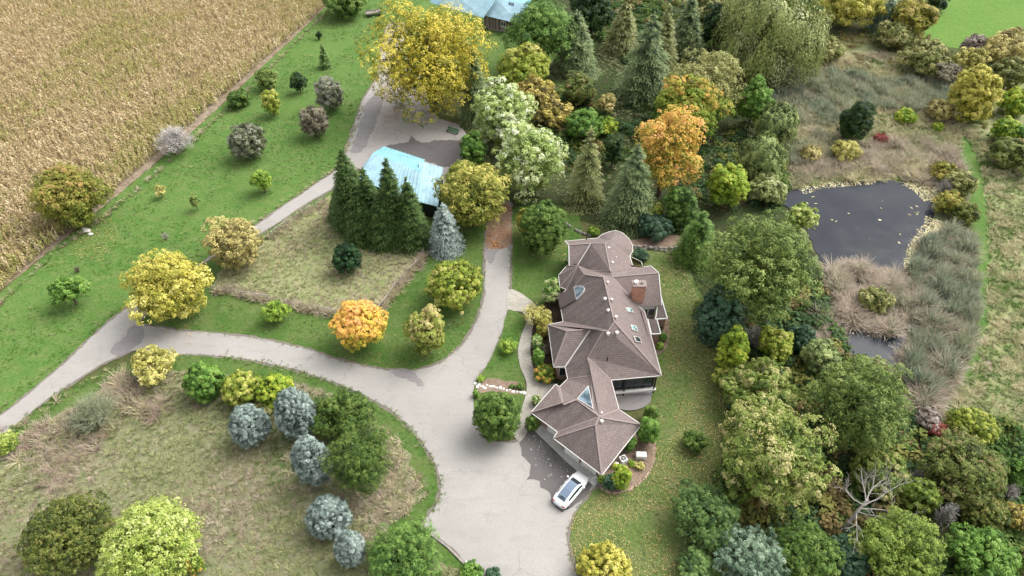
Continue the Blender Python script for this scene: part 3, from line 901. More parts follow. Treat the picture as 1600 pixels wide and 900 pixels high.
# ------------------------------------------------------------------ the blue roofed farm buildings
def metal_mat(name, col):
    m, nt, N, L, bs = new_mat(name)
    f = noise(nt, pos(nt), .6, 4)
    g = noise(nt, pos(nt), 3.0, 3, .7)
    cl = ramp(nt, f, [(.35, tuple(x * .84 for x in col)), (.65, tuple(min(1, x * 1.10) for x in col))])
    cl = mix(nt, ramp(nt, g, [(.55, (0, 0, 0)), (.8, (.35,) * 3)]), cl, (.30, .30, .28))
    L.new(cl, bs.inputs['Base Color'])
    bs.inputs['Roughness'].default_value, bs.inputs['Specular IOR Level'].default_value = .65, .25
    return m
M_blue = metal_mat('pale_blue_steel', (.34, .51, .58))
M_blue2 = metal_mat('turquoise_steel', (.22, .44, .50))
M_blue3 = metal_mat('sky_blue_steel', (.36, .53, .61))
M_board = plain('weathered_boards', (.13, .085, .070), .95, var=.5, scale=4)
M_board2 = plain('greyed_boards', (.24, .20, .175), .95, var=.4, scale=4)
def metal_roof(name, a, b, c, d, mat, parent, step=.62, lift=.05):
    """a roof sheet a-b (upper edge) c-d (lower edge, c under b) of separate steel panels with standing ribs"""
    a, b, c, d = map(Vector, (a, b, c, d))
    n = (b - a).cross(d - a).normalized()
    if n.z < 0: n = -n
    k = max(2, int((b - a).length / step))
    mb = MB()
    q = [a, b, c, d]
    mb.poly([p + n * .0 for p in q]).poly([p - n * .08 for p in q[::-1]])
    for i in range(4):
        j = (i + 1) % 4
        mb.poly([q[i] - n * .08, q[j] - n * .08, q[j], q[i]])
    o = mb.build(name, mat, parent, world_space=True)
    rb = MB()
    for i in range(k + 1):
        t = i / k
        rb.bar(a.lerp(b, t) + n * .05, d.lerp(c, t) + n * .05, .10, .13, n)
    r = rb.build('roof_ribs', mat, o)
    r['kind'] = 'stuff'
    return o
def board_wall(a, b, z0, z1, mat, parent, bw=.34, thick=.05, seed=0, cap=300):
    rs = random.Random(seed)
    a, b = Vector(a), Vector(b)
    d = b - a; d.z = 0
    n = Vector((d.y, -d.x, 0)).normalized()
    MB().poly([Vector((a.x, a.y, -.2)), Vector((b.x, b.y, -.2)), Vector((b.x, b.y, z1)), Vector((a.x, a.y, z1))]).build('wall', M_black, parent, world_space=True)
    k = int(d.length / bw)
    for i in range(k):
        t = (i + .5) / k
        p = a + d * t + n * (thick + rs.uniform(-.015, .02))
        MB().box((p.x, p.y, (z0 + z1) / 2 + rs.uniform(-.03, .03)), (bw * rs.uniform(.82, .93), thick, z1 - z0), math.atan2(d.y, d.x)).build('board', mat if rs.random() < .6 else M_board2, parent, world_space=True)
shed = thing('shed', 'blue steel roofed shed half hidden by dark spruces beside the gravel yard', 'shed', tuple(P(620, 290)))
ra, rb_ = P(583, 240, 4.6), P(655, 267.5, 4.6)
ba, bb = P(601, 229, 3.1), P(663.5, 249.5, 3.1)
fa, fb = P(560, 280, 2.7), P(648, 316, 2.7)
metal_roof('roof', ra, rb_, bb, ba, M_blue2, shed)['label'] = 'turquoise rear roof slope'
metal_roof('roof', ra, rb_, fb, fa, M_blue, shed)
hip = P(569, 256, 3.0)
roof_mesh('hip_end', [[ra, ba, hip], [ra, hip, fa]], M_blue, shed)
xa, xb, xc, xd = P(656.5, 251.5, 4.62), P(692, 262, 4.2), P(684, 323, 2.8), P(646, 313, 2.85)
metal_roof('annex_roof', xa, xb, xc, xd, M_blue, shed)
def inw(p, c, k=.93): return Vector((c.x + (p.x - c.x) * k, c.y + (p.y - c.y) * k, 0))
cs = (ra + rb_) / 2
w4 = [inw(p, cs) for p in (ba, bb, fb, fa)]
for i in range(4): board_wall(w4[i], w4[(i + 1) % 4], .1, 2.6, M_board, shed, .5, seed=i)
cx_ = (xa + xb + xc + xd) / 4
w4 = [inw(p, cx_) for p in (xb, xc, xd)]
for i in range(2): board_wall(w4[i], w4[i + 1], .1, 2.5, M_board, shed, .5, seed=9 + i)

barn = thing('barn', 'old board barn with pale blue steel roofs at the top edge', 'barn', tuple(P(790, 48)))
a, b, c, d = P(774, -2, 6.0), P(827, 6.5, 6.0), P(814, 38, 3.1), P(760, 25, 3.1)
metal_roof('roof', a, b, c, d, M_blue3, barn, .5)
a2, b2 = P(800, -30, 3.2), P(845, -22, 3.2)
metal_roof('roof', a, b, P(840, -16, 3.2), P(790, -24, 3.2), M_blue2, barn, .5)
g1, g2 = P(690, -28, 7.2), P(780, -8, 7.2)
g3, g4 = P(742, 38, 3.4), P(664, 16, 3.4)
metal_roof('main_roof', g1, g2 + Vector((0, 0, .02)), P(755, 28, 3.5), P(672, 4, 3.5), M_blue, barn, .5)
metal_roof('lean_to_roof', P(819, 30, 2.9), P(832, 32.8, 2.9), P(825.5, 44.5, 2.3), P(812.5, 40.5, 2.3), M_blue3, barn, .5)
p0, p1 = P(762, 27, 3.1), P(813, 39, 3.1)
w0, w1 = P(765, 45.5), P(812, 53.5)
nrm = Vector((0, .5, 0))
board_wall(w0, w1, .0, 3.0, M_board, barn, .32, seed=4)
w2 = P(828, 28); w2.z = 0
board_wall(w1, w2, .0, 3.2, M_board, barn, .4, seed=5)
w3 = P(757, 42)
board_wall(w3, w0, .0, 3.0, M_board, barn, .4, seed=6)
MB().poly([Vector((w1.x, w1.y, 3.0)), Vector((w2.x, w2.y, 3.0)), P(826.5, 7.5, 5.9)]).build('gable', M_board, barn, world_space=True)
dd = (w1 - w0); ang = math.atan2(dd.y, dd.x); nn = Vector((dd.y, -dd.x, 0)).normalized()
q = w0.lerp(w1, .47) + nn * .12
wf = MB().box((q.x, q.y, 1.75), (1.2, .08, 1.3), ang).build('window', M_white, barn, world_space=True)
for k in (-1, 1):
    e = q + dd.normalized() * .28 * k + nn * .05
    o = MB().box((e.x, e.y, 1.8), (.46, .04, 1.0), ang).build('pane', M_glass, wf)
q = w0.lerp(w1, .47) + nn * .11
MB().box((q.x, q.y, .55), (1.4, .06, .7), ang).build('hatch', M_board2, barn, world_space=True)
MB().bar(w0 + nn * .2 + Vector((0, 0, .12)), w1 + nn * .2 + Vector((0, 0, .12)), .3, .25).build('sill_log', M_board2, barn, world_space=True)
fr = MB()
pl = plane(a, b, c)
qs = [PLN(x, y, *pl, .06) for x, y in ((795, 4.5), (802, 5.5), (803, 8.5), (796, 7))]
for i in range(4): fr.bar(qs[i], qs[(i + 1) % 4], .12, .1, pl[1])
fr.build('roof_hatch', M_black, barn, world_space=True)
# ------------------------------------------------------------------ trees and shrubs
M_bark = plain('brown_bark', (.105, .080, .060), .95, var=.35, scale=6)
M_bark_grey = plain('grey_bark', (.30, .275, .255), .9, var=.25, scale=6)
M_bark_pale = plain('pale_twigs', (.46, .42, .39), .9, var=.2)
M_bark_dead = plain('bleached_wood', (.33, .30, .27), .9, var=.2, scale=5)
def unit(a):
    return a / np.maximum(np.linalg.norm(a, axis=-1, keepdims=True), 1e-6)
def cards(c, nrm, L_, W_, rs, axis=None, fold=0.0):
    """rhombus leaves at c facing nrm; axis = direction of the long side"""
    n = len(c)
    if axis is None: axis = rs.normal(size=(n, 3))
    nrm = unit(nrm)
    u = unit(axis - nrm * np.sum(axis * nrm, 1, keepdims=True))
    v = np.cross(nrm, u)
    L_, W_ = L_[:, None], W_[:, None]
    return np.stack([c - u * L_, c - v * W_ + nrm * fold * W_, c + u * L_, c + v * W_ + nrm * fold * W_], 1)
def leaf_tris(c, nrm, L_, W_, rs, axis=None):
    n = len(c)
    if axis is None: axis = rs.normal(size=(n, 3))
    nrm = unit(nrm)
    u = unit(axis - nrm * np.sum(axis * nrm, 1, keepdims=True))
    v = np.cross(nrm, u)
    L_, W_ = L_[:, None], W_[:, None]
    return np.stack([c - u * L_ * .8 - v * W_, c - u * L_ * .8 + v * W_, c + u * L_ * 1.2], 1)
def crown_broad(rx, ry, rz, zc, leaf, seed, lobes=26, dens=1.0, lobe_r=.36, droop=0.0, slim=.62, gap=0.0, grad=0.0, lobe_var=.45, hollow=.55, cap=24000, shape='round', upw=.35, clump=.6, even=False):
    rs = np.random.default_rng(seed)
    k = np.arange(lobes) + .5
    ph = np.arccos(1 - 2 * k / lobes * .92)
    th = math.pi * (1 + 5 ** .5) * k + rs.uniform(0, 6)
    d = np.c_[np.cos(th) * np.sin(ph), np.sin(th) * np.sin(ph), np.cos(ph)]
    d = unit(d + rs.normal(0, .09 if even == 1 else .16, d.shape))
    rr = rs.uniform(.48, .86, lobes) if shape != 'tall' else rs.uniform(.5, .78, lobes)
    sc = np.array([rx, ry, rz])
    C = d * rr[:, None]
    lr = lobe_r * rs.uniform(.62, 1.42, lobes)
    if even:
        rr = rs.uniform(.66, .82, lobes) if even == 1 else rs.uniform(.52, .84, lobes)
        C = d * rr[:, None]
        lr = lobe_r * (rs.uniform(.82, 1.2, lobes) if even == 1 else rs.uniform(.65, 1.3, lobes))
    if shape == 'egg':
        C[:, :2] *= (1 - .42 * np.clip(C[:, 2] + .1, 0, 1))[:, None]
    if shape == 'cone':
        f = 1 - .55 * np.clip((C[:, 2] + .3) / 1.3, 0, 1)
        C[:, :2] *= f[:, None]; lr = lr * np.clip(f + .15, .4, 1)
    ext = np.percentile(np.linalg.norm(C, axis=1) + lr * .92, 88)
    C = C / ext * 1.02; lr = lr / ext * 1.02
    # a few inner lobes so that the crown is not hollow
    ni = max(3, lobes // 5)
    C = np.r_[C, rs.normal(0, .22, (ni, 3))]
    lr = np.r_[lr, np.full(ni, lobe_r * 1.15)]
    lt = rs.uniform(0, 1, len(C))
    keep_lobe = rs.uniform(0, 1, len(C)) > gap
    C, lr, lt = C[keep_lobe], lr[keep_lobe], lt[keep_lobe]
    s_mean = (rx + ry + rz) / 3
    rc = min(clump, .26 * s_mean)
    area = np.sum(4 * math.pi * (lr * s_mean) ** 2) * .62
    nc = int(np.clip(1.5 * area / (math.pi * rc * rc), 30, 4200))
    n = int(min(cap, dens * area / (leaf * leaf * slim * 2) * 1.45))
    w = lr ** 2 / np.sum(lr ** 2)
    lc = rs.choice(len(C), nc, p=w)
    dc = unit(rs.normal(size=(nc, 3)) + np.array([0, 0, upw]))
    pc = C[lc] + dc * (lr[lc] * (1 - np.abs(rs.normal(0, .13, nc))))[:, None]
    Rc = np.linalg.norm(pc, axis=1)
    ok = (Rc > hollow) | (rs.uniform(0, 1, nc) < .16)
    ok &= ~((pc[:, 2] < -.72) & (rs.uniform(0, 1, nc) < .5))
    pc, dc, lc = pc[ok], dc[ok], lc[ok]
    nc = len(pc)
    cr = rc * rs.uniform(.6, 1.35, nc)
    ct = rs.uniform(0, 1, nc)
    ci = rs.choice(nc, n, p=cr ** 2 / np.sum(cr ** 2))
    out = unit(pc[ci] / np.array([1, 1, 1.0]))
    dl = unit(rs.normal(size=(n, 3)) * .9 + dc[ci] * .8 + np.array([0, 0, .55]))
    off = dl * (cr[ci] * (1 - np.abs(rs.normal(0, .20, n))))[:, None]
    if droop:
        off[:, 2] = off[:, 2] * 1.2 - np.abs(rs.normal(0, 1.1 * droop, n)) * cr[ci]
        off[:, :2] *= .8
    else:
        off[:, 2] *= .8
    wp = pc[ci] * sc + off
    wp[:, 2] = np.maximum(wp[:, 2] + zc, .04)
    p = pc[ci]
    Lf = leaf * rs.uniform(.65, 1.25, n)
    ax = None
    if slim < .45: ax = dl + out * .4 + rs.normal(0, .25, (n, 3))
    nr = unit(dl * .8 + dc[ci] * .35 + np.array([0, 0, .35]) + rs.normal(0, .34, (n, 3)))
    if droop:
        ax = rs.normal(0, .35, (n, 3)) + np.array([0, 0, -droop]) + out * .25
        nr = unit(out * np.array([1, 1, .5]) + dl * .4 + rs.normal(0, .3, (n, 3)))
    li = lc[ci]
    # the inner foliage that closes the crown
    k = int(n * .07)
    ip = unit(rs.normal(size=(k, 3))) * rs.uniform(.25, .66, (k, 1)) * sc
    ip[:, 2] += zc
    wp = np.r_[wp, ip]
    nr = np.r_[nr, rs.normal(size=(k, 3)) + np.array([0, 0, .6])]
    Lf = np.r_[Lf, np.full(k, leaf * 2.3)]
    if ax is not None: ax = np.r_[ax, rs.normal(size=(k, 3))]
    V = leaf_tris(wp, nr, Lf, Lf * slim, rs, ax)
    tint = lobe_var * (.6 * lt[li] + .4 * ct[ci]) + (1 - lobe_var) * (.45 * ct[ci] + .55 * rs.beta(2, 2, n))
    tint = (tint - .5) * 1.5 + .5
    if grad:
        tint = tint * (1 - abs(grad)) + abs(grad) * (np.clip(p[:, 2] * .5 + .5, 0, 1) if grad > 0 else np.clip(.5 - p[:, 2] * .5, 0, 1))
    tint = np.r_[tint, rs.uniform(0, .8, k)]
    return V, np.clip(tint, 0, 1), C * sc + np.array([0, 0, zc])
def crown_spruce(r, H, seed, dens=1.0, open_=0.0, droop=.15, card=.34, z0=.25, power=.85, cap=26000, up=0.25, clump=1.0, ovoid=0.0):
    """whorls of flat fronds; every frond is a herringbone of needle sprays"""
    rs = np.random.default_rng(seed)
    area = math.pi * r * math.hypot(r, H)
    nb = int(np.clip(dens * area / (.20 * clump ** 1.6), 50, 1100))
    t = 1 - np.sqrt(rs.uniform(0, 1, nb)) if ovoid < .2 else 1 - np.power(rs.uniform(0, 1, nb), .62)
    nl = max(8, int(H / (.40 * clump)))
    t = np.clip((np.floor(t * nl) + .5 + rs.normal(0, .16, nb)) / nl, 0, 1)
    az = rs.uniform(0, 6.283, nb)
    prof = np.power(np.clip(1 - t, 0, 1), power)
    if ovoid:
        egg = np.where(t > .32, np.sqrt(np.clip(1 - ((t - .32) / .68) ** 2, 0, 1)), np.sqrt(np.clip(1 - ((.32 - t) / .55) ** 2, 0, 1)))
        prof = (1 - ovoid) * prof + ovoid * egg * 1.02
    bl = r * (prof + .03) * rs.uniform(.74, 1.10, nb)
    zb = z0 + t * (H - z0)
    m = int(np.clip(10 + 9 * clump, 12, 30))
    bi = np.repeat(np.arange(nb), m)
    s = np.clip(np.tile(np.linspace(.22, 1.0, m), nb) + rs.normal(0, .02, nb * m), 0, 1.03)
    n0 = nb * m
    sg = np.where(np.arange(n0) % 2 == 0, 1.0, -1.0)
    wid = (bl[bi] * .20 + .12 * clump) * np.sin(np.clip(1.05 - s, .04, 1) * math.pi * .75 + .35)
    side = sg * wid * rs.uniform(.15, 1.0, n0)
    a = az[bi]
    bd = np.c_[np.cos(a), np.sin(a), np.zeros(n0)]
    sd_ = np.c_[-np.sin(a), np.cos(a), np.zeros(n0)]
    upb = up * (t[bi] - .15) + .25 * np.clip(t[bi] - .7, 0, 1)
    z = zb[bi] + bl[bi] * (s * upb - droop * s * s) - np.abs(side) * (.15 + droop) + rs.normal(0, .03, n0)
    c = bd * (bl[bi] * s)[:, None] + sd_ * side[:, None]
    c[:, 2] = np.maximum(z, .06)
    k = 20
    lead = np.c_[rs.normal(0, .06, k), rs.normal(0, .06, k), H - np.linspace(0, .10 * H, k)]
    c = np.r_[c, lead]
    n = len(c)
    slope = (upb - 2 * droop * s)[:, None] * np.array([0, 0, 1.0])
    dirn = np.r_[bd * (.45 + .6 * s)[:, None] + sd_ * (sg * rs.uniform(.25, .95, n0))[:, None] + slope * .8, np.tile([[0, 0, 1.]], (k, 1)) + rs.normal(0, .5, (k, 3))]
    dirn = dirn + rs.normal(0, .14, dirn.shape)
    nr = np.array([0, 0, 1.0]) + np.r_[bd * .30, np.zeros((k, 3))] + rs.normal(0, .30, (n, 3))
    Lf = card * rs.uniform(.7, 1.2, n)
    V = leaf_tris(c, nr, Lf, Lf * .36, rs, dirn)
    tip = np.r_[np.clip(s, 0, 1), np.ones(k)]
    br = rs.uniform(0, 1, nb)[np.r_[bi, np.zeros(k, int)]]
    tint = np.clip(.50 * (tip - .25) / .75 + .30 * br + .25 * rs.uniform(0, 1, n), 0, 1)
    return V, tint, None
def trunk_mesh(h, r0, seed, limbs=None, lean=0.0):
    rs = random.Random(seed)
    b = MB()
    pts = [Vector((0, 0, -.15))]
    for k in range(1, 6):
        pts.append(Vector((rs.uniform(-.1, .1) * r0 * 3, rs.uniform(-.1, .1) * r0 * 3, h * k / 5)))
    b.tube(pts, [r0 * 1.25, r0, r0 * .85, r0 * .66, r0 * .45, r0 * .2], 7)
    if limbs is not None:
        for q in limbs:
            q = Vector(q)
            k = rs.uniform(.3, .72)
            a = Vector((0, 0, h * k))
            mid = a.lerp(q, .55) + Vector((0, 0, rs.uniform(0, .12) * h))
            b.tube([a, mid, q], [r0 * .38, r0 * .24, r0 * .08], 5, False)
    return b
COUNT = [0]
def fit(cx, cy, w, h, clear):
    th = PITCH + math.atan((cy - 450) / FPX)
    zc = 4.0
    for _ in range(5):
        p = P(cx, cy, zc)
        s = SC(p)
        rx = w / 2 / s
        q = (h / 2 / s) ** 2 - (rx * math.sin(th)) ** 2
        rz = math.sqrt(max(q, 0)) / math.cos(th)
        rz = min(max(rz, .62 * rx), 1.9 * rx)
        zc = rz + clear * rx
    return P(cx, cy, zc), rx, rz, zc, s
def broad(cx, cy, w, h, pal, label, name='deciduous_tree', cat='tree', clear=.04, leafpx=2.6, group=None, bark=None, trunk=True, **kw):
    COUNT[0] += 1
    sd_ = COUNT[0] * 13 + 5
    p, rx, rz, zc, s = fit(cx, cy, w, h, clear)
    t = thing(name, label, cat, (p.x, p.y, 0), 0, group)
    leaf = max(.07, leafpx * .60 / s)
    if kw.get('hollow', 0) >= .70:
        kw['even'] = 1
        kw['lobes'] = max(kw.get('lobes', 0), 34)
        kw['lobe_r'] = min(kw.get('lobe_r', .32), .32)
    elif not trunk and not kw.get('gap'):
        kw['even'] = 2
        kw['lobes'] = max(kw.get('lobes', 0), 26)
    lob = kw.pop('lobes', int(np.clip(10 + rx * 5.5, 12, 48)))
    kw.setdefault('clump', max(.12, (3.0 + min(rx, 7) * .42) / s))
    V, ti, C = crown_broad(rx * .97, rx * .97, rz * .97, zc, leaf, sd_, lobes=lob, **kw)
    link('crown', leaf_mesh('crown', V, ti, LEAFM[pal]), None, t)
    if trunk:
        rs = random.Random(sd_)
        ls = [Vector(C[rs.randrange(len(C))]) for _ in range(min(18, 5 + int(rx * 2.2)))]
        ls = [Vector((q.x * 1.22, q.y * 1.22, zc + (q.z - zc) * 1.18)) for q in ls]
        trunk_mesh(zc + rz * .35, max(.05, rx * .062), sd_, ls).build('trunk', bark or M_bark, t)
    else:
        rs = random.Random(sd_)
        b = MB()
        for k in range(7):
            q = C[rs.randrange(len(C))]
            b.tube([(rs.uniform(-.2, .2) * rx, rs.uniform(-.2, .2) * rx, -.1), tuple(Vector(q) * .5 + Vector((0, 0, .05))), tuple(q)], [.03 + rx * .012, .022 + rx * .008, .008], 5, False)
        b.build('stem', bark or M_bark, t)
    return t
def spruce(x, ytop, ybot, w, pal, label, name='spruce_tree', cat='tree', group=None, cardpx=3.0, **kw):
    COUNT[0] += 1
    sd_ = COUNT[0] * 7 + 3
    x = x + (800 - x) * ((ybot - ytop) / 2) / (1590 - (ytop + ybot) / 2)
    b = P(x, ybot)
    for _ in range(4):
        s = SC(b)
        r = w / 2 / s
        f = P(x, ybot)
        b = Vector((f.x * (f.y + r * .8) / f.y, f.y + r * .8, 0))
    # the ray through the top pixel, at the depth of the trunk
    bt = (ytop - 450) / FPX
    dy, dz = CP - bt * SP, -SP - bt * CP
    H = CAMH + dz * b.y / dy
    H = max(H, r * 1.0)
    t = thing(name, label, cat, (b.x, b.y, 0), 0, group)
    V, ti, _ = crown_spruce(r, H, sd_, card=max(.10, cardpx * .72 / s), **kw)
    link('crown', leaf_mesh('crown', V, ti, LEAFM[pal]), None, t)
    trunk_mesh(H * .93, max(.06, H * .014), sd_).build('trunk', M_bark, t)
    return t
def twiggy(cx, cy, w, h, mat, label, name='bare_shrub', cat='shrub', n=60, group=None, thick=.02, droop=0.0):
    """a leafless shrub: arching stems that fork twice"""
    COUNT[0] += 1
    rs = random.Random(COUNT[0])
    p, rx, rz, zc, s = fit(cx, cy, w, h, .05)
    t = thing(name, label, cat, (p.x, p.y, 0), 0, group)
    b = MB()
    for k in range(n):
        a = rs.uniform(0, 6.283)
        el = rs.uniform(.1, 1.0)
        q = Vector((math.cos(a) * rx * el, math.sin(a) * rx * el, rz * 2 * math.sqrt(max(.05, 1 - el * el * .75)) * rs.uniform(.7, 1.05)))
        m = Vector((q.x * .35, q.y * .35, q.z * .6))
        b.tube([(rs.uniform(-.1, .1) * rx, rs.uniform(-.1, .1) * rx, -.05), m, q], [thick * 2, thick * 1.4, thick * .6], 4, False)
        for j in range(5):
            f = rs.uniform(.35, .95)
            st = m.lerp(q, f)
            e = st + Vector((rs.uniform(-1, 1), rs.uniform(-1, 1), rs.uniform(-.3, .9) - droop)) * rx * .26
            b.tube([st, e], [thick * .9, thick * .4], 3, False)
    b.build('stem', mat, t)
    return t

G = lambda r, g, b: (r, g, b)
leaf_mat('yellow', [G(.20, .24, .030), G(.40, .38, .055), G(.56, .50, .095), G(.66, .60, .19)])
leaf_mat('bigyellow', [G(.15, .20, .025), G(.34, .32, .035), G(.56, .46, .045), G(.66, .56, .11)])
leaf_mat('paleyellow', [G(.24, .23, .045), G(.42, .40, .09), G(.58, .53, .16), G(.66, .60, .26)])
leaf_mat('tanyellow', [G(.22, .18, .07), G(.36, .31, .11), G(.50, .43, .14), G(.60, .52, .24)])
leaf_mat('oliveyellow', [G(.11, .125, .025), G(.23, .235, .040), G(.36, .32, .055), G(.42, .33, .10)])
leaf_mat('oliverust', [G(.11, .14, .028), G(.20, .225, .040), G(.30, .27, .055), G(.38, .24, .085)])
leaf_mat('orange', [G(.26, .36, .04), G(.58, .50, .06), G(.76, .47, .09), G(.82, .40, .15)])
leaf_mat('orange2', [G(.13, .22, .03), G(.38, .36, .05), G(.74, .44, .09), G(.82, .42, .18)])
leaf_mat('orangegreen', [G(.06, .13, .022), G(.12, .21, .032), G(.26, .31, .050), G(.68, .36, .09)])
leaf_mat('yellowgreen', [G(.12, .18, .026), G(.24, .31, .045), G(.38, .40, .080), G(.50, .46, .15)])
leaf_mat('mapletan', [G(.10, .17, .028), G(.22, .28, .045), G(.38, .37, .10), G(.54, .42, .20)])
leaf_mat('lime', [G(.15, .26, .035), G(.28, .42, .065), G(.40, .50, .12)])
leaf_mat('limebright', [G(.13, .25, .028), G(.29, .40, .05), G(.46, .47, .075)])
leaf_mat('green', [G(.045, .095, .020), G(.085, .155, .032), G(.135, .21, .050), G(.20, .265, .085)])
leaf_mat('oak', [G(.060, .105, .026), G(.125, .18, .045), G(.20, .255, .080), G(.30, .335, .14)])
leaf_mat('oaktan', [G(.080, .135, .026), G(.15, .215, .045), G(.255, .295, .085), G(.50, .44, .20)])
leaf_mat('freshgreen', [G(.055, .13, .022), G(.105, .22, .038), G(.165, .29, .064), G(.25, .36, .11)])
leaf_mat('olive', [G(.095, .11, .030), G(.20, .215, .065), G(.30, .30, .105), G(.42, .39, .16)])
leaf_mat('darkgreen', [G(.020, .050, .018), G(.040, .082, .026), G(.066, .115, .038)])
leaf_mat('yew', [G(.010, .036, .013), G(.022, .066, .020), G(.038, .092, .028)])
leaf_mat('yewlight', [G(.030, .065, .016), G(.065, .12, .028), G(.115, .18, .042), G(.20, .25, .075)])
leaf_mat('bluegreen', [G(.032, .078, .042), G(.060, .125, .066), G(.098, .17, .092)])
leaf_mat('silver', [G(.16, .25, .06), G(.33, .42, .13), G(.52, .58, .30), G(.72, .74, .56)])
leaf_mat('willow', [G(.12, .145, .055), G(.23, .26, .105), G(.35, .375, .17), G(.50, .51, .29)])
leaf_mat('greywillow', [G(.11, .155, .075), G(.21, .265, .125), G(.32, .375, .19), G(.42, .45, .24)])
leaf_mat('greybush', [G(.085, .10, .060), G(.17, .185, .12), G(.27, .28, .20), G(.40, .39, .30)])
leaf_mat('brownbush', [G(.10, .09, .058), G(.20, .175, .115), G(.31, .275, .19)])
leaf_mat('variegated', [G(.05, .15, .026), G(.12, .28, .05), G(.44, .48, .22), G(.62, .62, .42)])
leaf_mat('palegreen', [G(.12, .20, .035), G(.26, .345, .070), G(.41, .455, .14), G(.58, .60, .33)])
leaf_mat('brownyellow', [G(.11, .095, .034), G(.28, .22, .060), G(.46, .38, .080), G(.60, .49, .16)])
leaf_mat('shedtree', [G(.12, .15, .030), G(.25, .27, .055), G(.42, .40, .080), G(.56, .50, .14)])
leaf_mat('darkolive', [G(.042, .070, .018), G(.090, .12, .028), G(.155, .175, .040), G(.23, .215, .065)])
leaf_mat('russetgreen', [G(.055, .085, .024), G(.115, .15, .042), G(.19, .23, .066), G(.27, .20, .095)])
leaf_mat('softgreen', [G(.085, .14, .024), G(.165, .235, .042), G(.25, .32, .075), G(.35, .39, .13)])
leaf_mat('red', [G(.20, .06, .05), G(.38, .08, .07), G(.46, .17, .13)])
leaf_mat('pinkgrey', [G(.19, .155, .125), G(.34, .28, .23), G(.48, .41, .36)])
leaf_mat('bluespruce', [G(.085, .125, .108), G(.17, .225, .195), G(.28, .345, .305), G(.42, .485, .44)], .12)
leaf_mat('spruce', [G(.014, .036, .012), G(.034, .070, .022), G(.062, .11, .034), G(.11, .16, .055)], .12)
leaf_mat('spruce_light', [G(.055, .11, .026), G(.10, .185, .042), G(.165, .26, .07)], .15)
leaf_mat('larch', [G(.085, .095, .042), G(.16, .18, .075), G(.26, .27, .12), G(.36, .35, .18)], .15)
leaf_mat('hemlock', [G(.045, .075, .038), G(.10, .145, .072), G(.17, .22, .12), G(.28, .32, .20)], .15)
leaf_mat('cedar', [G(.045, .095, .034), G(.095, .17, .060), G(.155, .245, .090), G(.24, .32, .14)], .15)
leaf_mat('bluecedar', [G(.075, .130, .080), G(.15, .235, .145), G(.24, .34, .215), G(.35, .44, .31)], .15)
leaf_mat('pine', [G(.042, .10, .026), G(.095, .185, .046), G(.16, .27, .072), G(.24, .34, .115)], .15)

# --- west lawn, beside the corn
broad(103, 305, 116, 108, 'oliverust', 'olive and rust coloured tree at the edge of the corn field', grad=.25, lobe_var=.6)
broad(128, 342, 34, 26, 'orangegreen', 'low orange brown bush under the olive tree by the corn', 'shrub', 'shrub', trunk=False, clear=.1)
twiggy(272, 219, 66, 50, M_bark_pale, 'leafless silver grey shrub at the edge of the corn', n=300, thick=.028)
GB = 'rounded bushes dotted over the west lawn'
broad(386, 220, 60, 58, 'greybush', 'widest grey green bush on the lawn, right of the leafless shrub', 'shrub', 'shrub', .05, 2.0, GB, trunk=False, shape='round', hollow=.7)
broad(372, 155, 38, 28, 'green', 'low flat green bush against the corn edge', 'shrub', 'shrub', .02, 2.0, GB, trunk=False)
broad(416, 123, 36, 34, 'oak', 'dull green round bush nearest the corn edge', 'shrub', 'shrub', .05, 2.0, GB, trunk=False)
broad(424, 160, 32, 40, 'yellowgreen', 'yellowish upright bush with a thin brown foot', 'shrub', 'shrub', .15, 2.0, GB, grad=.3)
broad(466, 127, 27, 32, 'darkgreen', 'small dark grey green bush on a bare stem, near the narrow conifer', 'shrub', 'shrub', .25, 2.0, GB)
broad(514, 147, 42, 52, 'greybush', 'tall oval grey green bush, uppermost of the oval pair', 'shrub', 'shrub', .05, 2.0, GB, trunk=False, hollow=.7, grad=.2)
broad(490, 190, 44, 50, 'brownbush', 'brownish oval bush, lower of the oval pair near the lane', 'shrub', 'shrub', .05, 2.0, GB, trunk=False, hollow=.7, grad=.2)
spruce(506, 66, 110, 23, 'cedar', 'narrow pointed dark conifer alone on the upper lawn', 'conifer', dens=1.3, cardpx=2.2)
broad(498, 55, 10, 13, 'darkgreen', 'tiny dark shrub above the narrow conifer', 'shrub', 'shrub', .1, 1.6)
broad(538, 4, 70, 46, 'green', 'broad leaved dark green tree cut by the top edge of the photo', lobes=24)
broad(410, 284, 34, 36, 'lime', 'small light green bush halfway down the lawn beside the lane', 'shrub', 'shrub', .15, 2.0)
broad(250, 298, 17, 19, 'paleyellow', 'pale yellow sapling on the lawn near the corn edge', 'sapling', 'sapling', .4, 1.7, dens=.7)
broad(304, 315, 18, 24, 'oak', 'thin greenish sapling in the middle of the lawn', 'sapling', 'sapling', .4, 1.7, dens=.5)
twiggy(258, 369, 15, 14, M_bark_grey, 'tiny grey bare shrub on the lawn above the big yellow tree', n=30, thick=.015)
broad(106, 452, 58, 48, 'freshgreen', 'small bright green tree alone on the lower lawn', lobes=22, clear=.5)
twiggy(121, 421, 15, 11, M_bark, 'tiny brown dry shrub above the bright green tree', n=30, thick=.02)
# --- along the lane
broad(258, 450, 138, 124, 'yellow', 'large yellow tree at the fork of the lane and drive', lobes=46, lobe_var=.5, grad=.2, leafpx=3.0)
broad(363, 379, 98, 88, 'tanyellow', 'thin tan and yellow tree over the lane, bare in its middle', dens=.62, gap=.25, hollow=.45)
broad(238, 571, 78, 64, 'paleyellow', 'half bare pale yellow tree below the fork', dens=.7, gap=.2)
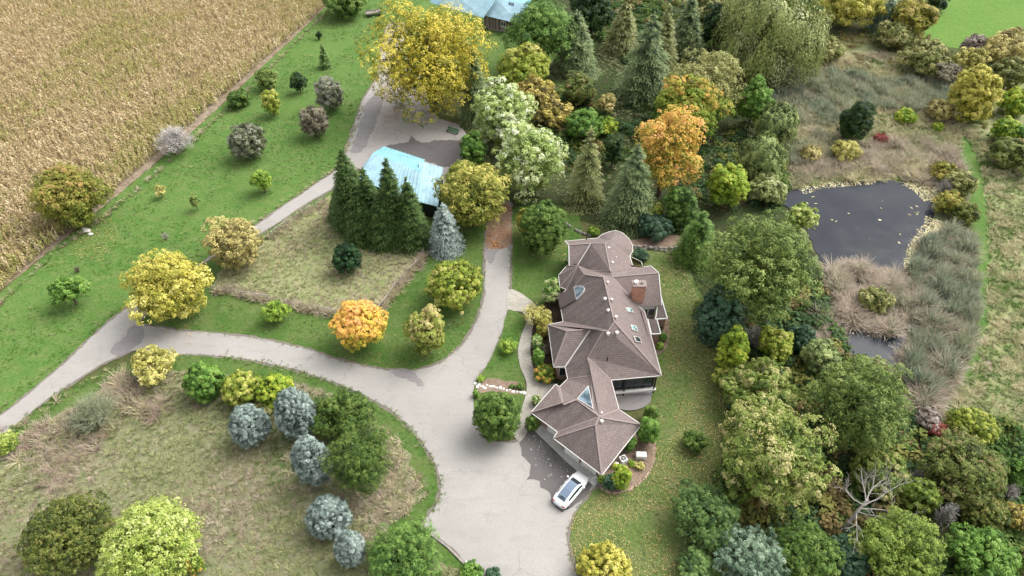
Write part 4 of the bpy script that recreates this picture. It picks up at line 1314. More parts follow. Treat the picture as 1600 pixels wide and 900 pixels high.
# --- south meadow
broad(318, 597, 60, 60, 'freshgreen', 'bright green ball shaped shrub on the meadow edge, leftmost of three', 'shrub', 'shrub', .05, 2.4, trunk=False, hollow=.78, lobes=70, lobe_r=.22, dens=1.4)
broad(378, 607, 60, 58, 'yellowgreen', 'yellow green ball shaped shrub beside the bright green one', 'shrub', 'shrub', .05, 2.4, trunk=False, hollow=.78, lobes=70, lobe_r=.22, dens=1.4)
broad(432, 612, 58, 58, 'limebright', 'loose lime green shrub behind the blue spruces', 'shrub', 'shrub', .05, 2.4, trunk=False, hollow=.78, lobes=70, lobe_r=.22, dens=1.4)
broad(415, 640, 36, 34, 'olive', 'olive green shrub tucked between two blue spruces', 'shrub', 'shrub', .05, 2.4, trunk=False)
BS = 'blue spruces on the south meadow'
broad(389, 664, 64, 70, 'bluespruce', 'leftmost blue spruce on the meadow', 'blue_spruce', 'spruce', .02, 3.4, BS, slim=.3, hollow=.72, lobes=130, lobe_r=.155, shape='egg', lobe_var=.35, clump=.24, upw=.5, dens=1.1)
broad(461, 646, 66, 84, 'bluespruce', 'blue spruce nearest the drive, beside the olive shrub', 'blue_spruce', 'spruce', .02, 3.4, BS, slim=.3, hollow=.72, lobes=130, lobe_r=.155, shape='egg', lobe_var=.35, clump=.24, upw=.5, dens=1.1)
broad(486, 720, 60, 88, 'bluespruce', 'blue spruce touching the biggest dark yew', 'blue_spruce', 'spruce', .02, 3.4, BS, slim=.3, hollow=.72, lobes=130, lobe_r=.155, shape='egg', lobe_var=.35, clump=.24, upw=.5, dens=1.1)
broad(512, 807, 72, 72, 'bluespruce', 'blue spruce below the dark yews', 'blue_spruce', 'spruce', .02, 3.4, BS, slim=.3, hollow=.72, lobes=130, lobe_r=.155, shape='egg', lobe_var=.35, clump=.24, upw=.5, dens=1.1)
broad(546, 856, 47, 56, 'bluespruce', 'smallest blue spruce at the bottom of the photo', 'blue_spruce', 'spruce', .02, 3.4, BS, slim=.3, hollow=.72, lobes=130, lobe_r=.155, shape='egg', lobe_var=.35, clump=.24, upw=.5, dens=1.1)
broad(534, 646, 106, 94, 'yewlight', 'dark green spreading yew beside the drive', 'yew', 'tree', .1, 2.6, slim=.35, lobes=40, lobe_r=.3, lobe_var=.3)
broad(563, 718, 124, 122, 'yewlight', 'biggest dark green yew with yellowish tips at the meadow edge', 'yew', 'tree', .1, 2.6, slim=.35, lobes=50, lobe_r=.28, lobe_var=.3)
broad(632, 872, 132, 116, 'pine', 'light green feathery conifer at the bottom beside the drive', 'conifer', 'tree', .1, 3.2, slim=.28, lobes=50, lobe_r=.28, lobe_var=.4)
broad(106, 836, 142, 132, 'darkolive', 'big dark olive round tree in the bottom left corner', lobes=48, leafpx=2.6, hollow=.7, clear=.15)
broad(234, 852, 164, 122, 'palegreen', 'big pale yellow green tree beside the dark olive one', lobes=50, leafpx=2.9, hollow=.7, clear=.15, grad=.25)
broad(300, 880, 34, 40, 'orangegreen', 'rust tinged low shrub at the right foot of the pale tree', 'shrub', 'shrub', .05, 2.4, trunk=False)
twiggy(146, 642, 92, 76, plain('grey_green_stem', (.24, .26, .15), .9, var=.3), 'wispy grey green thicket in the tall grass of the meadow', n=240, thick=.016)
broad(140, 650, 60, 44, 'greybush', 'thin grey green leaves low in the meadow thicket', 'shrub', 'shrub', .02, 2.0, trunk=False, dens=.3)
broad(8, 694, 44, 40, 'palegreen', 'pale weedy shrub at the left edge beside the lane', 'shrub', 'shrub', .02, 2.2, trunk=False, dens=.7)
broad(735, 893, 36, 26, 'freshgreen', 'low fresh green plant at the drive edge, bottom of the photo', 'shrub', 'shrub', .02, 2.4, trunk=False)
broad(770, 899, 26, 20, 'bluegreen', 'dark blue green plant at the bottom edge beside the drive', 'shrub', 'shrub', .02, 2.4, trunk=False)
# --- middle lawn and meadow
broad(430, 487, 42, 36, 'lime', 'small lime green tree below the middle meadow', clear=.3, lobes=16)
broad(563, 507, 84, 78, 'orange', 'round orange and yellow maple at the fence corner', grad=.55, lobes=40, hollow=.7, leafpx=2.5, clear=.25)
broad(667, 517, 64, 76, 'mapletan', 'upright green maple with tan tips near the drive', lobes=34, hollow=.6, clear=.25, grad=.35)
broad(710, 443, 92, 78, 'yellowgreen', 'wide round yellow green maple beside the drive', lobes=46, lobe_r=.28, hollow=.75, clear=.2, leafpx=2.5)
broad(543, 405, 45, 50, 'yew', 'very dark clipped yew ball on the middle meadow', 'yew', 'shrub', .03, 2.0, trunk=False, hollow=.8, lobes=40, lobe_r=.24)
SR = 'dark spruces screening the blue roofed shed'
for x, yt, yb, w, lb in ((546, 232, 372, 74, 'dark spruce at the left end of the screen by the shed'), (577, 262, 384, 62, 'dark spruce in the screen, just right of its left end'),
                         (612, 246, 392, 64, 'tallest dark spruce in front of the blue shed roof'), (641, 276, 398, 60, 'dark spruce at the right end of the screen'),
                         (562, 290, 388, 60, 'shorter dark spruce in the front left of the screen'), (598, 302, 396, 60, 'shorter dark spruce in the middle front of the screen'), (528, 296, 352, 40, 'low dark spruce at the far left of the screen')):
    spruce(x, yt, yb, w * 1.06, 'spruce', lb, group=SR, dens=1.5, power=.75, droop=.2, cardpx=3.2, clump=1.15)
spruce(695, 318, 404, 60, 'bluespruce', 'lone blue spruce beside the blue roofed shed', 'blue_spruce', dens=1.6, power=.7, up=.3, droop=.2)
broad(740, 306, 118, 112, 'shedtree', 'yellow green tree overhanging the shed and the drive', lobes=40, lobe_var=.5, leafpx=2.6)
broad(718, 280, 54, 60, 'yellowgreen', 'greener tree standing against the shed roof', lobes=20)
broad(672, 94, 216, 206, 'bigyellow', 'huge yellow tree towering over the gravel yard', lobes=64, lobe_r=.26, dens=.95, gap=.06, hollow=.5, leafpx=2.7, cap=32000, clear=-.12, lobe_var=.55)
spruce(742, 72, 200, 56, 'hemlock', 'dark conifer at the right side of the huge yellow tree', 'conifer', dens=1.2, droop=.3)
broad(785, 182, 104, 112, 'silver', 'silver leaved poplar, upper of the pair above the drive', lobes=42, lobe_r=.27, lobe_var=.45, droop=.0)
broad(826, 250, 122, 128, 'silver', 'pale silver green poplar, lower of the pair above the drive', lobes=46, lobe_r=.27, lobe_var=.35, cap=24000)
broad(738, 236, 46, 56, 'freshgreen', 'green shrub at the edge of the gravel yard', 'shrub', 'shrub', .1, 2.4, trunk=False)
broad(849, 357, 74, 86, 'green', 'dense round dark green tree beside the house', lobes=100, lobe_r=.18, hollow=.78, clear=.02, slim=.5, lobe_var=.3)
broad(824, 346, 34, 48, 'oliveyellow', 'yellowing tree tucked behind the dense dark green one', clear=.15)
# --- woods above the house
broad(846, 52, 122, 108, 'pine', 'bright green spreading pine beside the old barn', 'pine_tree', 'tree', .2, 3.0, slim=.35, lobes=40, lobe_r=.3)
spruce(898, 14, 128, 84, 'hemlock', 'dull grey green hemlock in front of the bright pine', 'conifer', dens=.9, droop=.35, power=.7, cardpx=3.4)
broad(926, 20, 74, 74, 'darkgreen', 'dark round tree at the top edge, right of the pine', lobes=26)
spruce(974, -6, 92, 66, 'larch', 'olive brown larch at the top edge', 'conifer', dens=.8, droop=.3, cardpx=3.2)
spruce(1012, 18, 176, 106, 'hemlock', 'tall shaggy grey green spruce with drooping branches in the upper woods', 'conifer', dens=.55, droop=.32, clump=1.5, cardpx=3.6, power=.75)
spruce(1038, 6, 126, 60, 'larch', 'thin conifer with a pinkish tip behind the shaggy spruce', 'conifer', dens=.8, droop=.3)
spruce(1074, -12, 104, 74, 'hemlock', 'dark conifer right of the shaggy spruce', 'conifer', dens=.8, droop=.32)
broad(1122, 40, 60, 80, 'darkgreen', 'dark shaded tree between the conifers and the large willow', lobes=20)
broad(1100, 8, 70, 40, 'olive', 'olive tree cut by the top edge, left of the large willow', lobes=18)
broad(820, 108, 86, 74, 'yellowgreen', 'yellow topped tree above the silver poplars', grad=.4, lobes=30)
broad(838, 150, 74, 56, 'brownyellow', 'brown and yellow leaved tree right of the upper poplar', 'deciduous_tree', lobes=26, leafpx=3.2, dens=.9)
broad(862, 176, 62, 42, 'brownyellow', 'withering yellow shrub among the woods', 'shrub', 'shrub', .1, 3.2, trunk=False)
broad(906, 140, 56, 54, 'russetgreen', 'dark leafy tree with scattered yellow leaves below the hemlock', lobes=22)
broad(949, 160, 30, 32, 'tanyellow', 'small orange yellow tree on the grass clearing', clear=.5, lobes=14)
broad(914, 196, 66, 42, 'freshgreen', 'fresh green thicket in the woods clearing', 'shrub', 'shrub', .1, 2.6, trunk=False)
broad(950, 198, 30, 26, 'limebright', 'small lime bush beside the fresh green thicket', 'shrub', 'shrub', .1, 2.4, trunk=False)
spruce(918, 196, 332, 70, 'larch', 'slender open spruce with drooping olive branches', 'conifer', dens=.55, droop=.34, clump=1.4, cardpx=3.2, power=.8)
broad(958, 236, 36, 52, 'darkgreen', 'small dark tree right of the slender spruce', lobes=14)
spruce(988, 224, 366, 96, 'hemlock', 'broad dark drooping spruce behind the round turret', 'conifer', dens=.85, droop=.34, clump=1.25, cardpx=3.4, power=.75)
broad(1098, 140, 130, 116, 'olive', 'olive green crown with yellow tips at the back of the orange maple', lobes=44, grad=.4, cap=22000)
broad(1134, 108, 44, 40, 'tanyellow', 'yellow and orange tipped crown beside the willow', lobes=16)
broad(1080, 172, 118, 108, 'orangegreen', 'green maple turning orange at its top', lobes=44, lobe_r=.27, grad=.55)
broad(1042, 234, 120, 158, 'orange2', 'large salmon orange maple in the woods', lobes=54, lobe_r=.25, leafpx=2.7, lobe_var=.55, cap=15000, grad=.2)
broad(1180, 158, 56, 78, 'freshgreen', 'fresh green tree between the maples and the reeds', lobes=22, clear=.2)
broad(1216, 196, 72, 68, 'greywillow', 'grey green bushy willow by the reeds, upper of two', 'willow_tree', lobes=26, droop=.4)
broad(1192, 250, 86, 82, 'greywillow', 'grey green bushy willow left of the pond, lower of two', 'willow_tree', lobes=30, droop=.4)
broad(1200, 296, 60, 50, 'willow', 'low pale willow at the west bank of the pond', 'shrub', 'shrub', .05, 2.6, trunk=False)
broad(1138, 291, 66, 76, 'limebright', 'yellow green tree right of the salmon orange maple', lobes=28, grad=.3)
broad(1064, 324, 56, 62, 'spruce_light', 'small dark green pine behind the terrace', 'pine_tree', 'tree', .1, 2.6, slim=.35)
spruce(1074, 296, 368, 58, 'spruce', 'dark spruce right of the small pine', dens=1.2, droop=.25)
broad(1021, 332, 36, 34, 'yellowgreen', 'light green bush above the terrace', 'shrub', 'shrub', .1, 2.4, trunk=False)
broad(1024, 354, 56, 42, 'bluegreen', 'blue green spreading juniper above the terrace wall', 'shrub', 'shrub', .02, 2.4, trunk=False, slim=.4)
spruce(1090, 330, 424, 72, 'spruce_light', 'bushy dark green cedar at the corner of the east lawn', 'cedar_tree', dens=1.2, power=.6, droop=.2)
# --- right of the pond and top right
broad(1202, 54, 178, 146, 'willow', 'very large grey green willow in the upper woods', 'willow_tree', lobes=50, lobe_r=.30, droop=.8, leafpx=3.4, slim=.5, dens=1.7, hollow=.6, clump=1.9, lobe_var=.6, cap=34000)
broad(1332, 8, 96, 56, 'yellow', 'golden tree at the top edge right of the willow', lobes=30)
spruce(1386, -8, 54, 52, 'bluecedar', 'grey conifer at the top edge among golden trees', 'conifer', dens=1.0)
broad(1428, 28, 68, 66, 'oliveyellow', 'round olive yellow tree beside the far green field', lobes=30, clear=.1)
broad(1462, 2, 40, 22, 'darkgreen', 'dark tree at the top edge by the far field', lobes=12)
broad(1576, 78, 84, 60, 'tanyellow', 'greyish tan tree at the right edge below the far field', lobes=30, grad=.2)
broad(1525, 72, 44, 34, 'pinkgrey', 'pinkish grey shrub below the far field', 'shrub', 'shrub', .1, 2.4, trunk=False)
broad(1515, 97, 50, 46, 'paleyellow', 'pale yellow shrub below the pinkish grey one', 'shrub', 'shrub', .1, 2.4, trunk=False)
broad(1522, 150, 76, 84, 'yellow', 'bright yellow tree on the far side of the marsh', lobes=32, grad=.2)
broad(1580, 116, 66, 56, 'olive', 'olive bush at the right edge behind the bright yellow tree', 'shrub', 'shrub', .1, 2.6, trunk=False)
broad(1588, 160, 50, 44, 'limebright', 'yellow lime bush at the right edge', 'shrub', 'shrub', .1, 2.6, trunk=False, grad=.3)
broad(1572, 204, 44, 38, 'limebright', 'small lime bush above the dark bush at the right edge', 'shrub', 'shrub', .1, 2.6, trunk=False)
broad(1598, 210, 30, 36, 'freshgreen', 'green bush cut by the right edge', 'shrub', 'shrub', .1, 2.6, trunk=False)
broad(1582, 240, 72, 46, 'russetgreen', 'low dark russet bush at the right edge', 'shrub', 'shrub', .02, 2.4, trunk=False)
broad(1338, 190, 50, 64, 'darkgreen', 'dark green cone shaped shrub in the marsh above the pond', 'shrub', 'shrub', .02, 2.2, trunk=False, slim=.35, hollow=.7, shape='tall')
broad(1322, 235, 46, 34, 'paleyellow', 'yellow bush below the dark cone shaped shrub', 'shrub', 'shrub', .05, 2.4, trunk=False)
broad(1268, 240, 32, 26, 'tanyellow', 'small orange yellow bush on the west side of the marsh', 'shrub', 'shrub', .05, 2.4, trunk=False)
broad(1416, 181, 34, 22, 'limebright', 'low green bush in the middle of the marsh', 'shrub', 'shrub', .02, 2.2, trunk=False)
broad(1470, 172, 44, 32, 'tanyellow', 'tan bush left of the bright yellow tree', 'shrub', 'shrub', .05, 2.4, trunk=False)
broad(1466, 198, 18, 13, 'limebright', 'tiny yellow bush at the end of the marsh', 'shrub', 'shrub', .02, 2.0, trunk=False)
broad(1376, 216, 22, 14, 'red', 'small red leaved bush above the pond', 'shrub', 'shrub', .02, 2.0, trunk=False)
broad(1476, 268, 44, 34, 'oliveyellow', 'olive yellow scrub at the top of the east bank of the pond', 'shrub', 'shrub', .0, 2.6, trunk=False, dens=.8)
broad(1502, 288, 50, 44, 'olive', 'olive green scrub on the east bank, beside the grass path', 'shrub', 'shrub', .0, 2.6, trunk=False, dens=.8)
broad(1484, 316, 48, 40, 'oliveyellow', 'rusty olive scrub in the middle of the east bank', 'shrub', 'shrub', .0, 2.6, trunk=False, dens=.8)
broad(1508, 332, 44, 38, 'darkolive', 'dark olive scrub just above the tall reed stand', 'shrub', 'shrub', .0, 2.6, trunk=False, dens=.8)
twiggy(1478, 294, 44, 36, M_bark_grey, 'grey bare stems among the scrub on the east bank', n=90, thick=.022)
broad(1400, 55, 60, 40, 'olive', 'low olive thicket under the golden trees', 'shrub', 'shrub', .05, 2.6, trunk=False)
broad(1450, 90, 80, 44, 'olive', 'olive hedge along the near side of the far field', 'shrub', 'shrub', .02, 2.6, trunk=False)
broad(1480, 116, 50, 26, 'brownbush', 'brownish bush at the top of the marsh', 'shrub', 'shrub', .02, 2.4, trunk=False)
broad(1290, 78, 56, 40, 'olive', 'olive green shrub at the right foot of the large willow', 'shrub', 'shrub', .02, 2.4, trunk=False)
broad(1366, 468, 52, 44, 'olive', 'olive green bush in the middle of the reed island', 'shrub', 'shrub', .15, 2.4, trunk=False, dens=.8)
# --- woods between the east lawn and the pond
broad(1186, 424, 212, 196, 'oak', 'largest full green oak between the lawn and the pond', lobes=60, lobe_r=.24, leafpx=3.0, cap=32000, clear=.3)
broad(1250, 340, 46, 54, 'palegreen', 'pale green crown behind the largest oak beside the pond', lobes=16)
broad(1122, 500, 82, 100, 'bluegreen', 'dark blue green tree under the left side of the largest oak', lobes=34, hollow=.6, clear=.1)
broad(1146, 546, 54, 84, 'limebright', 'bright lime young tree beside the dark blue green one', lobes=20, dens=.8, gap=.2, clear=.2)
broad(1130, 588, 36, 36, 'yellowgreen', 'yellow green bush at the edge of the east lawn', 'shrub', 'shrub', .1, 2.6, trunk=False)
broad(1212, 536, 60, 60, 'yellowgreen', 'yellow and orange tinged tree below the largest oak', lobes=22, grad=.3)
twiggy(1180, 528, 56, 50, M_bark_grey, 'grey leafless branches in the gap below the largest oak', n=70, thick=.03)
broad(1254, 530, 44, 46, 'bluegreen', 'blue green bush by the small pool', 'shrub', 'shrub', .1, 2.6, trunk=False)
broad(1284, 560, 60, 60, 'greywillow', 'grey green tree at the corner of the small pool', lobes=22)
broad(1190, 612, 130, 96, 'oaktan', 'pale tan and green oak crown at the back of the spreading one', lobes=40, lobe_r=.25, leafpx=3.0, bark=M_bark_grey)
broad(1202, 706, 210, 196, 'oaktan', 'widest tan tipped spreading oak beside the east lawn', lobes=56, lobe_r=.23, leafpx=3.2, gap=.10, lobe_var=.6, cap=30000)
broad(1344, 632, 168, 172, 'oak', 'rounded dull green oak right of the tan tipped one', lobes=54, lobe_r=.24, leafpx=2.8, cap=26000)
broad(1376, 740, 96, 62, 'oaktan', 'tan and olive branchy crown above the dead tree', lobes=26)
broad(1262, 864, 116, 90, 'green', 'dark green undergrowth tree at the bottom, left of the dead tree', lobes=34, clear=.1)
broad(1330, 872, 70, 64, 'bluegreen', 'deep green shrub under the dead tree', 'shrub', 'shrub', .05, 2.6, trunk=False)
broad(1408, 856, 150, 118, 'softgreen', 'big lumpy yellow green tree at the bottom right', dens=1.2, lobes=40, lobe_r=.27, clear=.1)
broad(1440, 774, 56, 56, 'softgreen', 'soft green and yellow bush right of the dead tree', 'shrub', 'shrub', .05, 2.4, trunk=False, hollow=.75)
broad(1512, 732, 142, 122, 'russetgreen', 'large dark green tree with russet leaves at the right', lobes=50, lobe_r=.25, clear=.1)
broad(1536, 800, 82, 54, 'darkolive', 'olive round tree below the russet leaved one', lobes=24, clear=.1)
broad(1588, 808, 48, 48, 'brownyellow', 'brown yellow bush at the right edge', 'shrub', 'shrub', .05, 2.6, trunk=False)
broad(1536, 866, 112, 88, 'freshgreen', 'bright green lumpy tree in the bottom right corner', lobes=36, lobe_r=.28, clear=.1)
broad(1592, 740, 40, 60, 'freshgreen', 'green bush cut by the right edge beside the russet tree', 'shrub', 'shrub', .05, 2.6, trunk=False)
broad(1598, 880, 36, 50, 'olive', 'olive bush in the bottom right corner', 'shrub', 'shrub', .05, 2.6, trunk=False)
twiggy(1436, 745, 44, 36, M_bark_dead, 'pale grey bare shrub among green crowns at the right', n=70, thick=.03)
twiggy(1478, 806, 44, 50, M_bark_grey, 'dark grey bare thicket between the lumpy trees', n=70, thick=.025)
twiggy(1576, 772, 36, 40, M_bark_grey, 'grey bare shrub near the right edge', n=60, thick=.025)
broad(1452, 656, 44, 30, 'pinkgrey', 'pinkish dry shrub at the end of the grass path', 'shrub', 'shrub', .02, 2.4, trunk=False)
broad(1466, 672, 32, 18, 'red', 'dark red shrub under the pinkish dry one', 'shrub', 'shrub', .02, 2.2, trunk=False)
broad(1520, 666, 74, 34, 'yellowgreen', 'yellow green low thicket beside the east meadow', 'shrub', 'shrub', .02, 2.4, trunk=False)
broad(1104, 806, 116, 108, 'cedar', 'dark green cedar at the bottom edge of the east lawn', 'cedar_tree', 'tree', .1, 3.2, slim=.3, lobes=44, lobe_r=.27, lobe_var=.3)
broad(1172, 868, 116, 96, 'bluecedar', 'pale blue green cedar at the bottom edge', 'cedar_tree', 'tree', .1, 3.2, slim=.3, lobes=44, lobe_r=.27, lobe_var=.3)
broad(1088, 884, 66, 54, 'cedar', 'smaller cedar in front of the pale blue green one', 'cedar_tree', 'tree', .05, 3.0, slim=.3, lobes=24)
broad(944, 888, 90, 66, 'yellow', 'golden round shrub at the bottom beside the drive', 'shrub', 'shrub', .05, 2.6, trunk=False, hollow=.75, lobes=38, lobe_r=.28)
broad(1086, 690, 44, 40, 'green', 'loose green bush at the edge of the east lawn', 'shrub', 'shrub', .05, 2.4, trunk=False, dens=.5)
# --- planting round the house
broad(862, 456, 28, 54, 'variegated', 'white flowering hydrangea against the house front', 'shrub', 'shrub', .02, 2.2, trunk=False, lobes=24)
broad(838, 492, 46, 36, 'paleyellow', 'thin see through yellow shrub over the path', 'shrub', 'shrub', .3, 1.8, dens=.35, gap=.2)
broad(851, 512, 26, 30, 'oliveyellow', 'olive yellow bush at the house corner', 'shrub', 'shrub', .02, 2.2, trunk=False)
broad(839, 536, 18, 30, 'variegated', 'leafy green planting beside the path, nearest the yellow bush', 'shrub', 'shrub', .02, 2.0, trunk=False)
broad(842, 560, 20, 30, 'freshgreen', 'leafy green planting beside the path, nearest the rust bush', 'shrub', 'shrub', .02, 2.0, trunk=False)
broad(853, 548, 12, 50, 'brownbush', 'narrow brown hedge against the house wall', 'hedge', 'hedge', .02, 1.8, trunk=False)
broad(851, 584, 33, 29, 'orangegreen', 'rust and green ball shrub beside the front door', 'shrub', 'shrub', .02, 2.0, trunk=False, hollow=.75, lobes=26)
broad(830, 662, 19, 25, 'green', 'clipped green shrub at the garage corner', 'shrub', 'shrub', .02, 1.9, trunk=False, hollow=.75)
broad(838, 626, 18, 18, 'variegated', 'thin pale green planting by the garage wall', 'shrub', 'shrub', .02, 1.8, trunk=False, dens=.5)
broad(777, 651, 76, 80, 'green', 'large round dark shrub on the drive island', 'shrub', 'shrub', .03, 2.3, trunk=False, hollow=.8, lobes=110, lobe_r=.17, slim=.5)
broad(792, 540, 30, 20, 'lime', 'small pale green sapling on the island lawn', 'sapling', 'sapling', .2, 1.9, dens=.5)
broad(751, 592, 13, 12, 'lime', 'bright green clump at the tip of the island bed', 'shrub', 'shrub', .02, 1.8, trunk=False)
broad(744, 616, 11, 12, 'freshgreen', 'small green clump at the drive side of the stones', 'shrub', 'shrub', .02, 1.8, trunk=False)
broad(800, 604, 10, 8, 'green', 'little dark tuft among the stones', 'shrub', 'shrub', .02, 1.6, trunk=False)
broad(813, 604, 14, 9, 'green', 'dark tuft at the path end of the stones', 'shrub', 'shrub', .02, 1.6, trunk=False)
broad(1013, 674, 34, 44, 'freshgreen', 'tall bright green bush behind the garage corner', 'shrub', 'shrub', .02, 2.3, trunk=False, slim=.35, hollow=.7)
broad(1017, 648, 22, 28, 'green', 'deep green bush beside the gravel patch', 'shrub', 'shrub', .02, 2.2, trunk=False)
broad(985, 694, 18, 34, 'freshgreen', 'green bush against the garage wall beside the air conditioner', 'shrub', 'shrub', .02, 2.0, trunk=False)
broad(970, 746, 32, 38, 'limebright', 'bright green ferny bush at the front corner of the garage', 'shrub', 'shrub', .02, 2.1, trunk=False, slim=.35)
broad(954, 754, 22, 26, 'bluegreen', 'grey green rounded bush at the front corner of the garage', 'shrub', 'shrub', .02, 2.0, trunk=False)
broad(940, 748, 13, 14, 'lime', 'small lime clump at the garage door end', 'shrub', 'shrub', .02, 1.8, trunk=False)
broad(999, 728, 16, 12, 'paleyellow', 'yellow green hosta in the garage bed', 'shrub', 'plant', .02, 1.8, trunk=False)
broad(987, 724, 12, 9, 'lime', 'small hosta beside the air conditioner', 'shrub', 'plant', .02, 1.8, trunk=False)
broad(928, 361, 18, 15, 'lime', 'bright green clump behind the house near the round turret', 'shrub', 'shrub', .02, 1.8, trunk=False)
broad(1001, 398, 26, 22, 'bluegreen', 'dark green bush beside the round turret', 'shrub', 'shrub', .02, 2.0, trunk=False)
broad(1036, 527, 12, 15, 'freshgreen', 'green plant in the east bed, upper of two', 'shrub', 'plant', .02, 1.8, trunk=False)
broad(1031, 541, 12, 12, 'lime', 'lighter green plant in the east bed, lower of two', 'shrub', 'plant', .02, 1.8, trunk=False)
broad(1026, 512, 18, 10, 'russetgreen', 'low russet plant under the small lean to roof', 'shrub', 'plant', .02, 1.8, trunk=False)

# --- the dead tree
def dead_tree():
    rs = random.Random(8)
    p = P(1316, 830)
    t = thing('dead_tree', 'bleached leafless dead tree leaning over the green crowns at the lower right', 'tree', (p.x, p.y, 0))
    t.scale = (.86, .86, .66)
    tr = MB()
    top = Vector((2.0, 1.6, 6.0))
    tr.tube([(0, 0, -.2), (.3, .2, 2.4), (1.0, .8, 4.4), top], [.30, .24, .20, .14], 7)
    tr.build('trunk', M_bark_dead, t)
    def grow(b, a, d, L, r, depth):
        pts, q = [a], a
        dd = d.copy()
        for k in range(4):
            dd = (dd + Vector((rs.uniform(-.22, .22), rs.uniform(-.22, .22), rs.uniform(-.12, .18)))).normalized()
            q = q + dd * L / 4
            pts.append(q)
        b.tube(pts, [r, r * .85, r * .7, r * .55, r * .35], 5, False)
        if depth > 0:
            for k in range((0, 4, 4, 4)[depth]):
                i = rs.choice((1, 2, 3, 4))
                nd = (dd + Vector((rs.uniform(-.9, .9), rs.uniform(-.9, .9), rs.uniform(-.35, .6)))).normalized()
                grow(b, pts[i], nd, L * rs.uniform(.4, .62), r * .48, depth - 1)
    for a, d, L in (((1.9, 1.5, 5.8), (.8, .75, .35), 5.0), ((1.9, 1.5, 5.8), (.2, .95, .5), 4.6), ((1.2, 1.0, 4.8), (1, .1, .25), 5.4), ((.9, .7, 4.2), (-.35, -.75, .2), 4.2),
                    ((1.6, 1.2, 5.4), (-.7, .35, .5), 3.6), ((1.0, .8, 4.4), (.5, -.55, .3), 3.2), ((1.4, 1.1, 5.0), (1, .5, .05), 5.6)):
        b = MB()
        grow(b, Vector(a), Vector(d).normalized(), L * .92, .085, 3)
        b.build('branch', M_bark_dead, t)
dead_tree()
